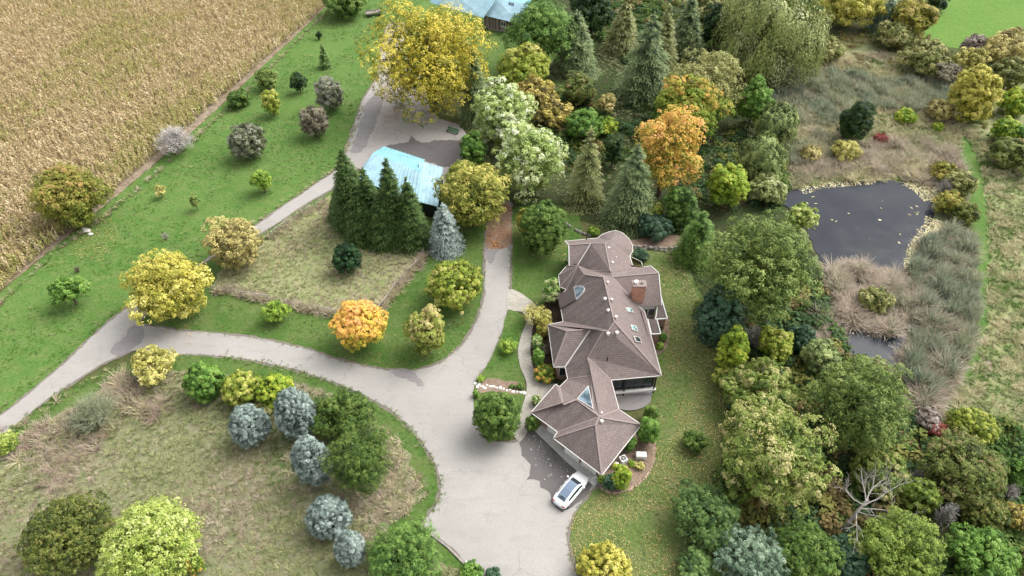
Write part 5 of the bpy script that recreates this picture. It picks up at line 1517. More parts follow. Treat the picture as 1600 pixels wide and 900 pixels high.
# ------------------------------------------------------------------ the car
M_paint, nt, N, L, bs = new_mat('white_car_paint')
bs.inputs['Base Color'].default_value = (.80, .80, .80, 1); bs.inputs['Roughness'].default_value = .25
bs.inputs['Coat Weight'].default_value = .6
M_tyre = plain('tyre_rubber', (.02, .02, .02), .85)
M_rim = plain('alloy_rim', (.35, .35, .36), .3, .8)
M_lens, nt, N, L, bs = new_mat('headlight_lens')
bs.inputs['Base Color'].default_value = (.5, .53, .56, 1); bs.inputs['Roughness'].default_value = .1
M_red, nt, N, L, bs = new_mat('red_lens')
bs.inputs['Base Color'].default_value = (.28, .012, .012, 1); bs.inputs['Roughness'].default_value = .15
M_roofglass, nt, N, L, bs = new_mat('tinted_roof_glass')
bs.inputs['Base Color'].default_value = (.13, .17, .235, 1); bs.inputs['Roughness'].default_value = .12
def car():
    a, b = P(872.5, 792), P(910, 748)
    d = b - a
    c = (a + b) / 2
    t = thing('parked_car', 'white car with a glass roof parked on the dark asphalt by the garage', 'car', (c.x, c.y, .13), math.atan2(d.y, d.x))
    t.scale = (1.0, 1.08, 1.0)
    Lh, W = 2.38, .93
    # stations along x: half width at sill, at belt, hood height, roof height
    st = [(-1.0, .60, .62, .62), (-.95, .80, .72, .86), (-.80, .90, .80, .98), (-.50, .93, .86, 1.02), (-.15, .93, .86, 1.0), (.2, .93, .86, .97), (.45, .93, .85, .93), (.7, .90, .80, .84), (.88, .80, .70, .74), (.97, .62, .50, .66), (1.0, .45, .36, .58)]
    rings = []
    for u, ws, wb, zb in st:
        x = u * Lh
        z0 = .18 + (.10 if abs(u) > .9 else 0)
        rings.append([(x, -ws * .96, z0), (x, -ws, .42), (x, -ws * .98, zb * .78), (x, -wb, zb * .95), (x, -wb * .55, zb), (x, 0, zb * 1.015), (x, wb * .55, zb), (x, wb, zb * .95), (x, ws * .98, zb * .78), (x, ws, .42), (x, ws * .96, z0)])
    mb = MB()
    for r in rings: mb.v += r
    m = len(rings[0])
    for i in range(len(rings) - 1):
        for j in range(m - 1):
            mb.f.append([i * m + j, (i + 1) * m + j, (i + 1) * m + j + 1, i * m + j + 1])
        mb.f.append([i * m + m - 1, (i + 1) * m + m - 1, (i + 1) * m, i * m])
    mb.f.append([j for j in range(m)][::-1]); mb.f.append([(len(rings) - 1) * m + j for j in range(m)])
    body = mb.build('body', M_paint, t, True)
    sub = body.modifiers.new('smooth', 'SUBSURF'); sub.levels = sub.render_levels = 1
    # the glasshouse as a cabin shell
    cab = [(-.82, .64, .98), (-.62, .66, 1.22), (-.30, .66, 1.40), (.02, .66, 1.44), (.22, .655, 1.36), (.50, .66, .95)]
    mb = MB(); rr = []
    for u, wd, z in cab:
        x = u * Lh
        zb = .93
        rr.append([(x, -wd - .14, zb), (x, -wd + .02, max(z - .10, zb + .004)), (x, -wd * .72, max(z - .01, zb + .008)), (x, 0, max(z, zb + .01)), (x, wd * .72, max(z - .01, zb + .008)), (x, wd - .02, max(z - .10, zb + .004)), (x, wd + .14, zb)])
    for r in rr: mb.v += r
    m = 7
    for i in range(len(rr) - 1):
        for j in range(m - 1): mb.f.append([i * m + j, (i + 1) * m + j, (i + 1) * m + j + 1, i * m + j + 1])
    mb.build('cabin', M_paint, t, True)
    def lift(pts, name, mat, e=.012, parent=None):
        q = [Vector(p) for p in pts]
        n = (q[1] - q[0]).cross(q[2] - q[0]).normalized()
        if n.z < 0: n = -n
        o = MB()
        o.poly([p + n * e for p in q])
        for i in range(len(q)): o.poly([q[i], q[(i + 1) % len(q)], q[(i + 1) % len(q)] + n * e, q[i] + n * e])
        return o.build(name, mat, t)
    def at(i, j): return Vector(rr[i][j])
    lift([at(4, 2).lerp(at(4, 3), .0), at(4, 4), at(5, 4).lerp(at(4, 4), .08) + Vector((0, .08, 0)), at(5, 2).lerp(at(4, 2), .08) - Vector((0, .08, 0))], 'windshield', M_glass, .02)
    for i in (1, 2, 3):
        lift([at(i, 2), at(i, 4), at(i + 1, 4), at(i + 1, 2)], 'roof_glass', M_roofglass, .016)
    lift([at(0, 2).lerp(at(1, 2), .12), at(0, 4).lerp(at(1, 4), .12), at(1, 4).lerp(at(0, 4), .04), at(1, 2).lerp(at(0, 2), .04)], 'rear_window', M_glass_blue, .016)
    for s, (j0, j1) in ((-1, (0, 1)), (1, (6, 5))):
        for i in range(1, 5):
            p = [at(i, j0).lerp(at(i, j1), .12), at(i + 1, j0).lerp(at(i + 1, j1), .12), at(i + 1, j1).lerp(at(i + 1, j0), .08), at(i, j1).lerp(at(i, j0), .08)]
            if i == 4: p[2] = at(5, j1).lerp(at(4, j1), .35); p[1] = at(5, j0).lerp(at(4, j0), .3)
            o = MB(); o.poly([q + Vector((0, s * .015, .008)) for q in p]); o.build('side_window', M_glass, t)
    for sx in (-.62, .63):
        for s in (-1, 1):
            w = thing_wheel(t, (sx * Lh, s * .80, .21))
    for s in (-1, 1):
        MB().box((.93 * Lh, s * .60, .60), (.34, .26, .10), s * -.55).build('headlight', M_lens, t)
        MB().box((-.955 * Lh, s * .55, .72), (.12, .40, .10), s * .25).build('tail_light', M_red, t)
        MB().box((.36 * Lh, s * 1.0, .98), (.16, .20, .13), 0, taper=.8).build('mirror', M_paint, t)
        for k in (-.22, .12):
            MB().box((k * Lh, s * .935, .74), (.20, .03, .04)).build('door_handle', M_vent, t)
    MB().box((.985 * Lh, 0, .34), (.06, .9, .14)).build('grille', M_black, t)
    MB().box((-.99 * Lh, 0, .52), (.03, .5, .13)).build('licence_plate', M_vent, t)
def thing_wheel(t, loc):
    mb = MB().tube([(loc[0], loc[1] - .11, loc[2]), (loc[0], loc[1] + .11, loc[2])], [.34, .34], 20)
    w = mb.build('wheel', M_tyre, t)
    s = 1 if loc[1] > 0 else -1
    r = MB().tube([(loc[0], loc[1] + s * .10, loc[2]), (loc[0], loc[1] + s * .125, loc[2])], [.23, .21], 14).build('rim', M_rim, w)
    return w
car()

# ------------------------------------------------------------------ small things round the house
def small(name, label, cat, px, py, z=0, rz=0.0, group=None):
    p = P(px, py)
    return thing(name, label, cat, (p.x, p.y, z), rz, group)
t = small('air_conditioner', 'white square air conditioner with a dark fan on top, beside the garage wall', 'air conditioner', 973, 722, .06, .45)
MB().box((0, 0, .38), (.78, .78, .70)).build('casing', M_white, t)
MB().tube([(0, 0, .73), (0, 0, .76)], [.30, .30], 18).build('fan_opening', M_black, t)
for k in range(4):
    MB().box((0, 0, .78), (.62, .02, .02), k * math.pi / 4).build('grille_bar', M_vent, t)
MB().tube([(0, 0, .76), (0, 0, .80)], [.09, .08], 10).build('hub', M_vent, t)
MB().box((0, 0, 0), (1.0, 1.0, .10)).build('base', M_conc, t)
t = small('rubbish_bin', 'round grey lidded bin against the garage wall', 'bin', 962, 731, .05)
MB().tube([(0, 0, 0), (0, 0, .7)], [.24, .29], 16).build('body', plain('grey_plastic', (.20, .22, .21), .6), t)
MB().tube([(0, 0, .70), (0, 0, .75), (0, 0, .82)], [.32, .32, .10], 16).build('lid', M_vent, t)
for s in (-1, 1): MB().box((s * .31, 0, .55), (.06, .14, .05)).build('handle', M_black, t)
t = small('generator', 'white standby generator box in the bed by the east lawn', 'generator', 1000.5, 716, .05, -.05)
MB().box((0, 0, .42), (1.15, .68, .74), taper=.97).build('casing', M_white, t)
MB().box((0, 0, .82), (1.2, .72, .07), taper=.85).build('lid', M_white, t)
for k in range(5): MB().box((-.35 + k * .17, -.35, .35), (.10, .02, .34)).build('louvre', M_vent, t)
MB().box((0, 0, 0), (1.35, .9, .09)).build('base', M_conc, t)
t = small('garden_bench', 'green painted bench on the yard under the huge yellow tree', 'bench', 707, 208, 0, R(-28))
M_gp = plain('green_paint', (.05, .16, .07), .5)
for k in range(4): MB().box((0, -.22 + k * .15, .46), (2.3, .12, .04)).build('seat_slat', M_gp, t)
for k in range(3): MB().box((0, .34, .62 + k * .15), (2.3, .04, .11)).build('back_slat', M_gp, t)
for s in (-1, 1):
    MB().box((s * 1.05, 0, .22), (.08, .5, .44)).build('leg', M_black, t)
    MB().box((s * 1.05, .33, .65), (.08, .06, .85)).build('back_post', M_black, t)
t = small('picnic_table', 'grey wooden picnic table at the edge of the fallen leaves', 'picnic table', 624, 166, 0, R(-12))
M_gw = plain('grey_wood', (.27, .245, .22), .9, var=.3)
for k in range(5): MB().box((0, -.34 + k * .17, .75), (1.9, .15, .05)).build('top_plank', M_gw, t)
for s in (-1, 1):
    MB().box((0, s * .78, .45), (1.9, .26, .05)).build('bench_plank', M_gw, t)
    for k in (-1, 1):
        MB().bar((s * .7, k * .15, .74), (s * .7, k * .7, 0), .09, .09).build('leg', M_gw, t)
t = small('farm_wagon', 'weathered low wooden wagon on the grass near the top edge', 'wagon', 584, 24, 0, R(22))
for k in range(7): MB().box((0, -.75 + k * .25, .72), (3.6, .22, .06)).build('deck_board', M_gw, t)
for s in (-1, 1):
    MB().box((0, s * .88, .86), (3.6, .07, .30)).build('side_board', M_gw, t)
    for k in (-1, 1):
        w = MB().tube([(k * 1.2, s * .95 - .09, .34), (k * 1.2, s * .95 + .09, .34)], [.34, .34], 14).build('wheel', M_tyre, t)
MB().bar((1.8, 0, .5), (3.0, 0, .2), .10, .10).build('drawbar', M_gw, t)
t = small('yard_lamp', 'yellowish lantern post on the lawn beside the drive', 'lamp post', 723, 506, 0)
MB().tube([(0, 0, -.1), (0, 0, 1.9)], [.05, .045], 8).build('post', plain('yellow_wood', (.36, .27, .10), .8), t)
MB().box((0, 0, 2.05), (.30, .30, .36), taper=1.2).build('lantern', M_siding, t)
MB().box((0, 0, 2.30), (.46, .46, .16), taper=.2).build('cap', plain('brass_cap', (.40, .30, .10), .5), t)
# white stones in the island bed
rs = random.Random(5)
M_stone_w = plain('white_stone', (.66, .63, .57), .9, var=.2, scale=6)
M_stone_g = plain('grey_stone', (.25, .235, .205), .95, var=.35, scale=5)
def stone_mesh(seed, sx, sy, sz):
    r = random.Random(seed)
    bm_v = []
    mb = MB()
    n = 9
    for z, k in ((0, 1.0), (.65, .95), (1, .6)):
        for j in range(n):
            a = 6.283 * j / n
            q = k * (1 + r.uniform(-.16, .16))
            mb.v.append((math.cos(a) * sx * q, math.sin(a) * sy * q, z * sz))
    for i in range(2):
        for j in range(n): mb.f.append([i * n + j, i * n + (j + 1) % n, (i + 1) * n + (j + 1) % n, (i + 1) * n + j])
    mb.f.append([2 * n + j for j in range(n)])
    me = bpy.data.meshes.new('stone'); me.from_pydata(mb.v, [], mb.f); me.update()
    return me
sm = [stone_mesh(k, .24, .18, .14) for k in range(4)]
for m in sm: m.materials.append(M_stone_w)
for k, q in enumerate([(743, 600), (746, 605), (749, 601), (753, 605), (757, 607), (761, 603), (766, 605), (771, 605), (776, 607), (782, 607), (787, 609), (792, 611), (797, 610), (802, 613), (808, 613), (814, 614), (819, 615)]):
    o = link('white_stone', sm[k % 4])
    p = P(*q); o.location = (p.x, p.y, .08); o.rotation_euler = (0, 0, rs.uniform(0, 6))
    s = rs.uniform(.75, 1.25); o.scale = (s, s, 1)
    tag(o, 'white edging stone in the row across the island bed', 'stone', 'white edging stones')
def stone_wall(name, label, px, hgt, sz, mat, seed, courses=2):
    r = random.Random(seed)
    w = catmull([P(*q) for q in px], False, sz * 1.7)
    t = thing(name, label, 'wall', tuple(w[0]))
    ms = [stone_mesh(seed + k, sz, sz * .7, hgt / courses) for k in range(5)]
    for m in ms: m.materials.append(mat)
    for i, p in enumerate(w):
        for c in range(courses):
            o = link('stone', r.choice(ms), None, t)
            o.location = (p.x - w[0].x + r.uniform(-.08, .08), p.y - w[0].y + r.uniform(-.08, .08) + c * .12, c * hgt / courses * .95)
            d = w[min(i + 1, len(w) - 1)] - w[max(i - 1, 0)]
            o.rotation_euler = (r.uniform(-.08, .08), r.uniform(-.08, .08), math.atan2(d.y, d.x) + r.uniform(-.25, .25))
            k = r.uniform(.8, 1.2); o.scale = (k, k, 1)
stone_wall('retaining_wall', 'low dry stone wall between the terrace and the east lawn', [(992, 389), (1008, 389), (1024, 391), (1040, 392), (1056, 391)], .6, .34, M_stone_g, 40, 2)
stone_wall('garden_wall', 'curving low stone border behind the house', [(881, 348), (890, 355), (900, 361), (912, 366), (920, 369)], .4, .4, M_stone_g, 60, 1)
stone_wall('bed_edging', 'brick coloured edging curving round the garage bed', [(1022, 700), (1021, 722), (1008, 746), (985, 764), (958, 771), (940, 762)], .14, .2, plain('edging_brick', (.38, .27, .21), .9, var=.3), 80, 1)
t = small('timber_edging', 'weathered timbers edging the drive at the bottom of the photo', 'timber', 700, 852)
tp = [P(*q) for q in ((664, 828), (682, 842), (700, 856), (718, 874), (736, 892), (752, 912))]
for a, b in zip(tp, tp[1:]):
    o = MB().bar(a + Vector((0, 0, .12)), b + Vector((0, 0, .12)), .2, .2).build('timber', M_gw, t, world_space=True)
o = MB().bar(P(728, 877, .28), P(738, 888, .24), .2, .16).build('white_post', M_white)
tag(o, 'short white post lying across the drive edging', 'post')
# pale rocks under the olive tree
for k, (x, y, sz, lb) in enumerate(((136, 362, 2.4, 'largest pale field stone in the leaf litter under the olive tree'), (142, 367, 1.6, 'second largest pale stone in the leaf litter under the olive tree'), (131, 358, 1.1, 'smallest pale stone in the leaf litter under the olive tree'))):
    o = link('field_stone', sm[k]); p = P(x, y); o.location = (p.x, p.y, .1); o.scale = (sz, sz, sz)
    tag(o, lb, 'stone', 'pale stones under the olive tree')
# wire fence round the middle meadow
M_post = plain('fence_post_wood', (.30, .27, .24), .9, var=.3)
M_wire = plain('fence_wire', (.33, .32, .31), .5, .6)
def wire_fence(px, label, step=2.6, h=1.15, rail=()):
    w = catmull([P(*q) for q in px], False, step)
    t = thing('wire_fence', label, 'fence', tuple(w[0]))
    for p in w:
        MB().tube([(p.x, p.y, -.1), (p.x, p.y, h)], [.09, .08], 6).build('post', M_post, t, world_space=True)
    mb = MB()
    for a, b in zip(w, w[1:]):
        for z in (.25, .55, .85, 1.08):
            mb.bar(a + Vector((0, 0, z)), b + Vector((0, 0, z)), .018, .018)
    mb.build('wire', M_wire, t, world_space=True)
    for i in rail:
        if i + 1 < len(w):
            MB().bar(w[i] + Vector((0, 0, 1.1)), w[i + 1] + Vector((0, 0, 1.1)), .10, .08).build('rail', M_post, t, world_space=True)
F1 = [(336, 455), (380, 464), (420, 470), (470, 481), (525, 492), (560, 493)]
F2 = [(590, 490), (600, 478), (620, 449), (640, 428), (654, 414), (662, 398)]
F3 = [(424, 371), (450, 352), (480, 332), (508, 314)]
wire_fence(F1, 'old wire fence in tall grass along the lower side of the middle meadow', rail=(1, 4, 7))
wire_fence(F2, 'old wire fence running from the orange maple up to the shed', rail=(0, 1, 3))
wire_fence(F3, 'old wire fence between the lane and the middle meadow', rail=(0, 3))

# ------------------------------------------------------------------ corn, tall grass, reeds, leaves
def corn_plant(seed, green):
    rs = np.random.default_rng(seed)
    V, mi = [], []
    for k in range(8):
        a = rs.uniform(0, 6.283); b = np.array([math.cos(a), math.sin(a), 0]); s = np.array([-b[1], b[0], 0])
        z = .5 + k * .21
        prev = None
        Lf = rs.uniform(.35, .6)
        for j in range(3):
            t = j / 2
            c = b * Lf * t + np.array([0, 0, z + .28 * t - (.55 if green else .75) * t * t])
            w = .085 * (1 - t * .8)
            cur = (c - s * w, c + s * w)
            if prev is not None: V.append([prev[0], prev[1], cur[1], cur[0]]); mi.append(0)
            prev = cur
    for a in (0, 1.57):
        s = np.array([math.cos(a), math.sin(a), 0]) * .025
        top = np.array([0, 0, 2.05])
        V.append([-s, s, top + s * .6, top - s * .6]); mi.append(1)
    for k in range(5):
        a = rs.uniform(0, 6.283); b = np.array([math.cos(a) * .16, math.sin(a) * .16, .28])
        s = np.array([-math.sin(a), math.cos(a), 0]) * .025
        o = np.array([0, 0, 2.0])
        V.append([o - s, o + s, o + b + s, o + b - s]); mi.append(1)
    return V, mi
MC = [tuft_mat('dry_corn', [(.47, .365, .19), (.60, .49, .28), (.70, .59, .38), (.37, .27, .13)]), tuft_mat('turning_corn', [(.38, .34, .12), (.46, .43, .16), (.30, .33, .09)]), tuft_mat('corn_stalk', [(.40, .28, .14), (.52, .40, .22)])]
srcs = []
for k in range(6):
    V_, mi = corn_plant(k + 3, k >= 4)
    srcs.append(tuft_source('corn_plant', [MC[0] if k < 4 else MC[1], MC[2]], V_, mi))
e0, e1_ = P(507, 8), P(0, 448)
ed = (e1_ - e0).normalized(); en = Vector((ed.y, -ed.x, 0))
if en.x > 0: en = -en
pts = []
rs = np.random.default_rng(4)
for r in range(150):
    n_ = 500
    s = np.arange(n_) * .35 - 25 + rs.uniform(-.1, .1, n_)
    off = -.45 + r * .74 + rs.normal(0, .06, n_)
    pts.append(np.c_[e0.x + ed.x * s + en.x * off, e0.y + ed.y * s + en.y * off])
pts = np.concatenate(pts)
th_ = np.abs(pts[:, 0]) < pts[:, 1] * .95 + 6
pts = pts[th_ & (pts[:, 1] < 215) & (pts[:, 1] > 50)]
q = vnoise(pts, .12, 3) + vnoise(pts, .5, 5) * .6
dist = (pts[:, 0] - e0.x) * en.x + (pts[:, 1] - e0.y) * en.y
gprob = np.clip(.24 + q * .34 + .25 * np.exp(-dist / 14), .02, .9)
sizes = np.clip(.96 + .20 * vnoise(pts, 1.7, 8) + rs.normal(0, .13, len(pts)), .6, 1.5)
idx = np.where(rs.uniform(0, 1, len(pts)) < gprob, rs.integers(4, 6, len(pts)), rs.integers(0, 4, len(pts)))
gn_stuff('corn', pts, srcs, idx, sizes, 'dense ripe corn standing tan and olive across the field', 'corn', 7, .10, .02)

def grass_sources(name, stops, h, w, spread, droop, n=16, k=3, seed=0):
    m = tuft_mat(name, stops)
    out = []
    for i in range(k):
        V_ = blades(n, h, w, spread, droop, seed * 10 + i)
        out.append(tuft_source(name, [m], V_, [0] * len(V_)))
    return out
S_tan = grass_sources('tan_grass', [(.33, .27, .18), (.42, .36, .25), (.50, .43, .31), (.28, .235, .155)], .55, .035, .30, .28, 18, 3, 1)
S_olive = grass_sources('olive_grass', [(.22, .245, .105), (.31, .325, .155), (.40, .40, .20)], .5, .035, .28, .22, 18, 3, 2)
S_green = grass_sources('lush_grass', [(.075, .155, .03), (.11, .205, .042), (.16, .235, .06)], .32, .03, .25, .15, 16, 3, 3)
S_pink = grass_sources('pinkish_grass', [(.33, .25, .19), (.42, .33, .265), (.29, .21, .155)], .8, .03, .35, .5, 18, 3, 4)
S_reed = grass_sources('grey_reeds', [(.24, .27, .165), (.35, .365, .245), (.49, .475, .35), (.29, .325, .18)], 1.7, .06, .22, .42, 10, 4, 5)
S_reedg = grass_sources('blue_green_reeds', [(.155, .205, .13), (.24, .29, .20), (.35, .39, .28), (.48, .47, .36)], 1.75, .06, .20, .42, 10, 4, 6)
S_dry = grass_sources('dry_reeds', [(.34, .275, .20), (.45, .37, .285), (.54, .46, .37), (.29, .23, .165)], 1.5, .04, .5, .9, 18, 4, 7)
S_strw = grass_sources('straw_grass', [(.46, .40, .23), (.58, .52, .33), (.39, .36, .18)], .8, .035, .38, .42, 16, 3, 8)
MEAD = S_tan + S_olive + S_green + S_pink + S_strw          # 0-2 3-5 6-8 9-11 12-14
REED = S_reed + S_reedg + S_dry                                # 0-3 4-7 8-11
def mead(name, px, dens, seed, wts, label, smin=.7, smax=1.3, exclude=(), f=.25, edge=None):
    p = scatter_in(px, dens, seed, exclude)
    rs = np.random.default_rng(seed)
    w = np.array(wts, float)
    v = np.stack([np.log(max(x, 1e-4)) + 1.1 * vnoise(p, f * (1 + .2 * i), seed + i) + rs.gumbel(0, .55, len(p)) for i, x in enumerate(w)], 1)
    kind = np.argmax(v, 1)
    sc = rs.uniform(smin, smax, len(p)) * (1 + .25 * vnoise(p, .5, seed + 9))
    gn_stuff(name, p, MEAD, kind * 3 + rs.integers(0, 3, len(p)), np.clip(sc * .85, .3, 2.5), label, 'grass', seed, .2, .06)
mead('meadow_grass', SWM, 5.5, 21, (.45, 1.5, .16, .16, .06), 'dry tan and olive meadow grass in the lower left field', .6, 1.15)
mead('meadow_grass', CM, 6.0, 22, (.45, 1.2, .08, .25, .5), 'short pale dry grass on the middle meadow', .45, .85)
mead('marsh_grass', [(1210, 120), (1300, 80), (1440, 90), (1500, 150), (1500, 250), (1460, 285), (1300, 285), (1230, 300), (1210, 230)], 4.5, 23, (.35, 1.2, .55, .12, 1.0), 'mixed dry grasses in the marsh above the pond', .9, 1.9)
EM = [(1500, 195), (1560, 240), (1620, 290), (1720, 400), (1800, 700), (1620, 690), (1480, 660), (1440, 650), (1500, 590), (1535, 480), (1535, 330)]
mead('tall_grass', EM, 8.0, 24, (.03, 1.2, 1.5, .03, .7), 'tall straw and green grass on the meadow at the right edge', .6, 1.25, (GPATH,), .7)
def strip(name, px, wdt, dens, seed, wts, label, smin=.6, smax=1.1, src=None):
    w = catmull([P(*q) for q in px], False, .5)
    rs = np.random.default_rng(seed)
    n = int(len(w) * .5 * wdt * dens)
    i = rs.integers(0, len(w) - 1, n)
    p = np.array([[w[k].x, w[k].y] for k in i]) + rs.normal(0, wdt / 2.5, (n, 2))
    ws = np.array(wts) / sum(wts)
    kind = rs.choice(len(ws), n, p=ws)
    gn_stuff(name, p, MEAD, kind * 3 + rs.integers(0, 3, n), rs.uniform(smin, smax, n), label, 'grass', seed, .25, .06)
strip('fence_grass', F1, .7, 14, 31, (.7, .5, 0, .4, .5), 'uncut greyish grass along the lower fence line', .8, 1.3)
strip('fence_grass', F2, .8, 15, 32, (.5, .2, 0, .4, .9), 'uncut straw grass along the fence up to the shed', .9, 1.5)
strip('fence_grass', F3, 1.0, 9, 33, (.6, .6, .1, .2, .4), 'uncut brown grass along the lane fence', .8, 1.3)
strip('verge_grass', [(0, 690), (50, 650), (110, 612), (170, 584), (230, 566), (280, 560)], 1.2, 9, 34, (0, .3, 1, 0, 0), 'lush green grass on the near verge of the drive', .5, .9)
strip('verge_grass', [(350, 560), (440, 576), (520, 602), (580, 628), (630, 662), (662, 700), (686, 745), (684, 782), (664, 812)], .9, 9, 35, (0, .25, 1, 0, 0), 'green grass fringe on the drive bend', .35, .6)
strip('verge_grass', [(0, 478), (80, 400), (178, 328), (300, 222), (410, 118), (515, 16)], .8, 5, 36, (.3, .4, .8, .1, .2), 'ragged grass where the lawn meets the corn', .5, 1.0)
strip('verge_grass', [(0, 640), (90, 566), (180, 488), (250, 440)], .4, 6, 37, (0, .3, 1, 0, 0), 'short grass fringe along the lane', .4, .7)
strip('verge_grass', [(566, 166), (552, 208), (530, 258), (490, 288), (440, 320), (380, 362)], .5, 6, 38, (.2, .5, .6, 0, .2), 'grass fringe on the upper lane', .4, .8)
strip('meadow_plume', [(180, 600), (205, 628), (235, 642), (262, 636)], 2.4, 5, 39, (.6, .6, 0, .7, .3), 'tall lodged pinkish grass below the half bare yellow tree', 1.2, 2.0)
strip('meadow_plume', [(20, 700), (60, 680), (110, 660), (130, 690), (60, 740)], 4.0, 3, 40, (.8, 1, 0, .5, .2), 'lodged pinkish brown grass near the left edge', 1.0, 1.7)
strip('meadow_plume', [(640, 740), (650, 775), (620, 800), (600, 780), (622, 700)], 1.4, 6, 41, (.8, .6, .1, .2, .5), 'dry grass fringe at the right end of the south meadow', .8, 1.3)

def reeds(name, px, dens, seed, wts, label, smin, smax, exclude=(), dome=0.0, tilt=.16):
    p = scatter_in(px, dens, seed, exclude)
    rs = np.random.default_rng(seed)
    v = np.stack([np.log(max(x, 1e-4)) + .9 * vnoise(p, .35 + .1 * i, seed + i) + rs.gumbel(0, .5, len(p)) for i, x in enumerate(wts)], 1)
    kind = np.argmax(v, 1)
    sc = rs.uniform(smin, smax, len(p)) * (1 + .30 * vnoise(p, 1.3, seed + 9))
    gn_stuff(name, p, REED, kind * 4 + rs.integers(0, 4, len(p)), np.clip(sc, .3, 3), label, 'reeds', seed, tilt, -.05)
reeds('reed_bed', [(1196, 150), (1230, 118), (1300, 110), (1370, 126), (1490, 128), (1494, 158), (1430, 178), (1370, 172), (1300, 200), (1240, 200), (1200, 190)], 10.0, 51, (1.2, .9, .2), 'grey green reed bed across the marsh above the pond', .7, 1.1)
reeds('reed_bed', [(1440, 382), (1478, 362), (1515, 370), (1522, 430), (1518, 510), (1500, 570), (1470, 620), (1442, 660), (1420, 640), (1412, 590), (1420, 540), (1424, 480), (1420, 420)], 17.0, 52, (1.0, 1.3, .7), 'tall blue green reed stand on the east bank of the pond', .7, 1.3, tilt=.2)
reeds('reed_bed', [(1494, 470), (1524, 440), (1524, 520), (1500, 585), (1462, 635), (1440, 665), (1436, 640), (1480, 560)], 12.0, 53, (1.1, .1, .9), 'paler reeds on the outer edge of the tall stand', .7, 1.1)
reeds('reed_island', [(1296, 424), (1322, 414), (1350, 422), (1376, 424), (1404, 426), (1424, 440), (1434, 470), (1424, 505), (1398, 526), (1360, 524), (1326, 512), (1302, 490), (1290, 462)], 6.0, 54, (.5, .02, 1.5), 'mound of dry brown reeds between the pond and the small pool', .8, 1.25)
reeds('reed_bed', [(1262, 500), (1290, 470), (1304, 500), (1316, 520), (1300, 540), (1270, 540)], 5.0, 55, (.4, .02, 1.5), 'dry brown reeds on the west side of the small pool', .7, 1.1)
reeds('reed_bed', [(1236, 262), (1290, 246), (1370, 222), (1430, 216), (1490, 236), (1508, 270), (1470, 292), (1440, 290), (1400, 278), (1340, 276), (1290, 280), (1246, 290)], 5.0, 56, (.35, .03, 1.5), 'lodged brown reeds along the upper shore of the pond', .6, 1.0, tilt=.3)
reeds('reed_bed', [(1200, 206), (1260, 204), (1320, 214), (1320, 240), (1260, 262), (1214, 262)], 4.0, 57, (.8, .6, .8), 'mixed reeds at the west end of the marsh', .6, 1.0)
reeds('reed_bed', [(1400, 545), (1422, 540), (1440, 660), (1410, 640), (1396, 580)], 4.0, 58, (.7, .1, 1.2), 'brownish reeds beside the small pool', .6, 1.0)

# leaves on the ground and on the water
leaf_mat('fallen_yellow', [G(.28, .19, .07), G(.45, .33, .11), G(.58, .46, .20), G(.36, .22, .10)], 0)
leaf_mat('fallen_orange', [G(.26, .11, .05), G(.42, .18, .07), G(.48, .27, .12)], 0)
leaf_mat('lily', [G(.36, .30, .13), G(.50, .43, .23), G(.62, .56, .36), G(.30, .30, .13)], 0)
leaf_mat('white_fleck', [G(.5, .5, .46), G(.66, .65, .60)], 0)
EL = [(985, 400), (1050, 392), (1080, 440), (1108, 500), (1140, 570), (1150, 650), (1118, 740), (1075, 830), (1060, 930), (890, 930), (890, 810), (940, 770), (1010, 740), (1024, 690), (1000, 600), (1040, 560)]
def litter(px, dens, seed, size, pal, name, label, exclude=(), thr=-.2, z=.13):
    p = scatter_in(px, dens, seed, exclude)
    v = vnoise(p, .35, seed) + .5 * vnoise(p, 1.1, seed + 1)
    p = p[v > thr]
    leaf_litter(name, p, size, LEAFM[pal], label, 'leaves', seed, z)
litter(EL, 22, 61, .06, 'fallen_yellow', 'fallen_leaves', 'yellow leaves strewn over the east lawn', thr=-.5)
litter([(1080, 480), (1112, 500), (1150, 600), (1150, 680), (1110, 760), (1080, 720), (1120, 640), (1110, 580)], 16, 62, .075, 'fallen_yellow', 'fallen_leaves', 'thick yellow leaves along the woods edge of the east lawn', thr=-.6)
litter([(600, 130), (640, 120), (690, 180), (724, 205), (724, 226), (690, 222), (650, 196), (600, 190)], 9, 63, .12, 'fallen_orange', 'fallen_leaves', 'orange leaves under the huge yellow tree', thr=-.2)
litter([(572, 200), (600, 150), (640, 170), (660, 210), (630, 226), (590, 236)], 4, 69, .10, 'fallen_orange', 'fallen_leaves', 'scattered rust leaves on the barn yard', thr=.1)
litter([(759, 392), (764, 330), (770, 318), (797, 318), (797, 386)], 14, 64, .10, 'fallen_orange', 'fallen_leaves', 'rust leaves covering the upper drive', thr=-.9)
litter([(768, 378), (779, 375), (781, 386), (772, 389), (766, 385)], 60, 65, .12, 'fallen_orange', 'leaf_pile', 'small heap of rust leaves on the drive', thr=-3)
litter([(110, 350), (170, 330), (190, 370), (160, 410), (110, 400)], 16, 66, .07, 'fallen_yellow', 'fallen_leaves', 'pale leaf litter under the olive tree by the corn', thr=-.5)
litter([(815, 690), (832, 672), (945, 745), (905, 784), (850, 752)], 2.5, 67, .08, 'white_fleck', 'fallen_leaves', 'pale specks of leaves on the dark garage forecourt', thr=-.6)
litter([(800, 340), (890, 340), (890, 420), (830, 420), (800, 400)], 7, 68, .10, 'fallen_yellow', 'fallen_leaves', 'brown leaf litter round the dense dark tree', thr=-.1)
litter([(1400, 286), (1440, 272), (1470, 296), (1472, 350), (1452, 385), (1436, 432), (1408, 428), (1418, 385), (1444, 350), (1446, 318), (1428, 300)], 26, 71, .22, 'lily', 'floating_leaves', 'pale yellow leaves drifted on the east shore of the pond', thr=-.9)
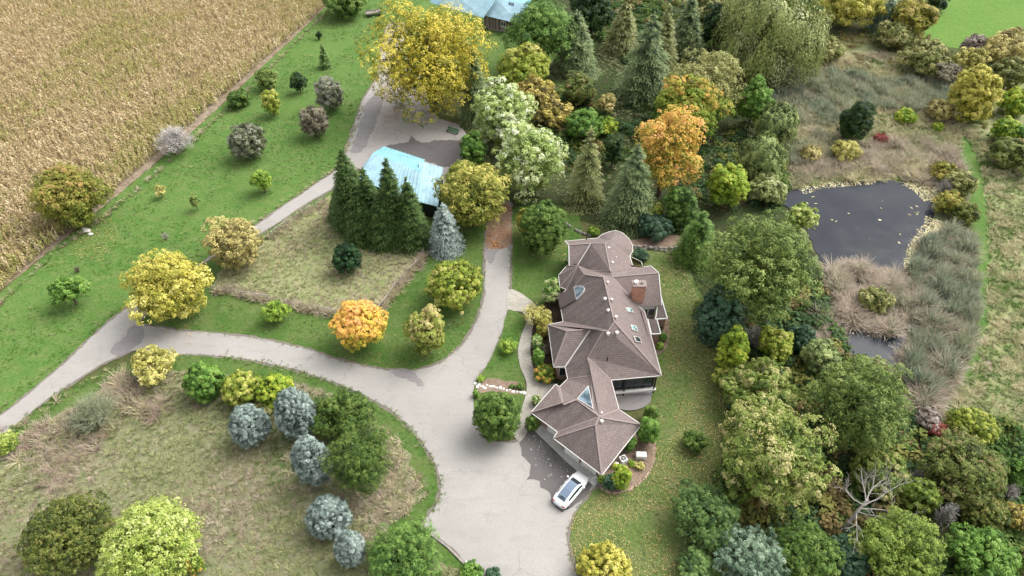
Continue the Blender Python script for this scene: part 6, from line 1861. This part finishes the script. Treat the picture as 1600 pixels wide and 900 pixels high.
litter([(1226, 300), (1262, 282), (1350, 272), (1410, 276), (1410, 288), (1350, 290), (1280, 297), (1236, 312)], 20, 72, .20, 'lily', 'floating_leaves', 'pale yellow leaves drifted on the upper shore of the pond', thr=-.6)
litter(POND, .16, 73, .32, 'lily', 'floating_leaves', 'single pale leaves floating in the open water of the pond', thr=-.2)
litter([(1380, 500), (1416, 500), (1416, 560), (1390, 580), (1350, 530)], 8, 74, .18, 'lily', 'floating_leaves', 'yellow leaves floating on the small pool', thr=-.1)
litter([(240, 515), (300, 505), (300, 540), (245, 545)], 6, 75, .08, 'fallen_yellow', 'fallen_leaves', 'yellow leaves on the drive under the large yellow tree', thr=-.5)
litter([(740, 90), (780, 60), (800, 110), (760, 130)], 2, 76, .10, 'fallen_yellow', 'fallen_leaves', 'yellow leaves on the barn lawn', thr=-.2)

# low growth that fills the woods between the trees
def shrublet(seed, n=90):
    rs = np.random.default_rng(seed)
    d = unit(rs.normal(size=(n, 3)) + np.array([0, 0, .5])); d[:, 2] = np.abs(d[:, 2])
    c = d * rs.uniform(.55, 1.0, (n, 1)) * np.array([.8, .8, .75])
    L_ = rs.uniform(.10, .2, n)
    return cards(c, d + rs.normal(0, .35, (n, 3)) + np.array([0, 0, .4]), L_, L_ * .6, rs, None, .2)
UG = []
for k, st in enumerate(([(.05, .10, .022), (.09, .16, .035), (.14, .20, .05)], [(.10, .14, .03), (.18, .20, .05), (.26, .24, .07)], [(.035, .07, .025), (.06, .11, .04), (.08, .13, .05)], [(.19, .15, .07), (.26, .20, .08), (.16, .14, .08)])):
    m = tuft_mat('undergrowth_%d' % k, st)
    for j in range(2):
        V_ = shrublet(k * 3 + j)
        UG.append(tuft_source('undergrowth', [m], list(V_), [0] * len(V_)))
def undergrowth(px, dens, seed, wts, label, exclude=(), smin=.6, smax=1.5):
    p = scatter_in(px, dens, seed, exclude)
    rs = np.random.default_rng(seed)
    v = np.stack([np.log(max(x, 1e-4)) + .9 * vnoise(p, .22 + .05 * i, seed + i) + rs.gumbel(0, .5, len(p)) for i, x in enumerate(wts)], 1)
    keep = vnoise(p, .3, seed + 30) > -.9
    gn_stuff('undergrowth', p[keep], UG, (np.argmax(v, 1) * 2 + rs.integers(0, 2, len(p)))[keep], rs.uniform(smin, smax, len(p))[keep], label, 'undergrowth', seed, .15, -.1)
CLEARING = [(870, 60), (940, 70), (980, 110), (980, 190), (940, 170), (905, 150), (870, 120)]
undergrowth([(900, -20), (1290, -20), (1290, 100), (1200, 180), (1230, 300), (1210, 330), (1120, 330), (1060, 300), (980, 250), (880, 270), (760, 240), (770, 130), (850, 130), (880, 90)], .55, 81, (1, .6, 1, .4), 'low mixed undergrowth among the upper woods', (CLEARING,), .7, 2.0)
undergrowth([(1080, 440), (1120, 460), (1290, 430), (1310, 540), (1420, 610), (1440, 690), (1620, 650), (1700, 960), (1060, 960), (1100, 800), (1150, 660), (1130, 580)], .9, 82, (1, .6, 1, .5), 'low mixed undergrowth beneath the lower right woods', (), .8, 2.3)
undergrowth([(1200, 60), (1440, 40), (1490, 100), (1460, 130), (1300, 110), (1220, 120)], .5, 83, (.6, 1, .3, 1), 'scrub along the upper edge of the marsh', (), .5, 1.1)
undergrowth([(1500, 90), (1660, 60), (1760, 200), (1700, 300), (1560, 250), (1510, 190)], .5, 84, (1, 1, .2, .6), 'scrub between the bushes at the right edge', (), .5, 1.2)

# short tufts that give the mown grass its streaks
def lawn_tufts(px, dens, seed, label, exclude=(), smin=.25, smax=.6, straw=.1):
    p = scatter_in(px, dens, seed, exclude)
    rs = np.random.default_rng(seed)
    v = vnoise(p, .35, seed) + .6 * vnoise(p, 1.2, seed + 2)
    p = p[v > -.35]
    k = np.where(rs.uniform(0, 1, len(p)) < straw, 1, 2)
    gn_stuff('lawn_grass', p, MEAD, k * 3 + rs.integers(0, 3, len(p)), rs.uniform(smin, smax, len(p)), label, 'grass', seed, .3, .04)
lawn_tufts(LAWN_W, 3.0, 91, 'mown green grass of the west lawn', (LANE, YARD, [(560, 260), (570, 200), (640, 80), (740, 90), (730, 300)]))
lawn_tufts([(340, 470), (470, 490), (590, 500), (640, 440), (680, 400), (756, 340), (754, 470), (735, 530), (690, 566), (600, 566), (420, 526), (300, 515)], 3.0, 92, 'mown green grass of the middle lawn', (), .22, .5, .15)
lawn_tufts(EL, 3.0, 93, 'mown grass of the east lawn', (), .22, .5, .55)

mead('woodland_grass', [(900, 30), (1200, 90), (1230, 300), (1120, 330), (980, 260), (880, 330), (800, 320), (770, 130)], 2.2, 97, (.15, 1.0, 1.6, .05, .1), 'thin green and olive grass on the floor of the upper woods', .5, 1.0)
mead('woodland_grass', [(1040, 380), (1080, 440), (1120, 470), (1090, 480), (1050, 420)], 2.2, 98, (.15, 1.0, 1.6, .05, .1), 'thin grass at the corner of the east lawn', .5, 1.0)

# grass that creeps over the edges of the drive and the lane
DN = [(262, 516), (330, 522), (400, 530), (470, 545), (540, 567), (600, 579), (648, 579), (690, 566), (722, 540), (746, 500), (757, 460), (758, 420), (758, 384), (763, 350)]
DS = [(214, 547), (270, 554), (350, 558), (440, 573), (510, 594), (560, 615), (612, 643), (651, 681), (681, 727), (689, 757), (684, 786), (669, 808)]
DE = [(932, 761), (914, 777), (895, 805), (886, 831), (890, 868), (900, 905)]
DI = [(796, 452), (797, 400), (797, 350)]
for k, (e, lb) in enumerate(((DN, 'short grass creeping over the upper edge of the drive'), (DS, 'short grass creeping over the lower edge of the drive'), (DE, 'short grass at the drive edge by the east lawn'), (DI, 'short grass beside the upper drive'),
                             ([(794, 486), (781, 528), (764, 564), (744, 595)], 'short grass at the drive side of the island'))):
    strip('edge_grass', e, .28, 14, 110 + k, (.1, .5, 1, 0, .1), lb, .2, .42)
def ring(cx, cy, r): return [(cx + r * math.cos(a) * 1.25, cy + r * math.sin(a) * .8) for a in [i * .5236 for i in range(12)]]
for k, (cx, cy, r, pal_, lb) in enumerate(((258, 500, 62, 'fallen_yellow', 'yellow leaves dropped round the large yellow tree'), (563, 540, 44, 'fallen_orange', 'orange leaves dropped under the orange maple'),
                                           (667, 548, 34, 'fallen_yellow', 'tan leaves dropped under the upright maple'), (363, 414, 48, 'fallen_yellow', 'tan leaves dropped round the thin yellow tree'),
                                           (742, 352, 48, 'fallen_yellow', 'yellow leaves dropped by the shed and the drive'), (238, 600, 36, 'fallen_yellow', 'pale leaves dropped under the half bare tree'), (640, 600, 90, 'fallen_yellow', 'few leaves blown over the drive bend'), (800, 760, 110, 'fallen_yellow', 'few leaves blown over the wide drive'))):
    litter(ring(cx, cy, r), 3.0 if r < 80 else .35, 130 + k, .07, pal_, 'fallen_leaves', lb, thr=-.5, z=.19)
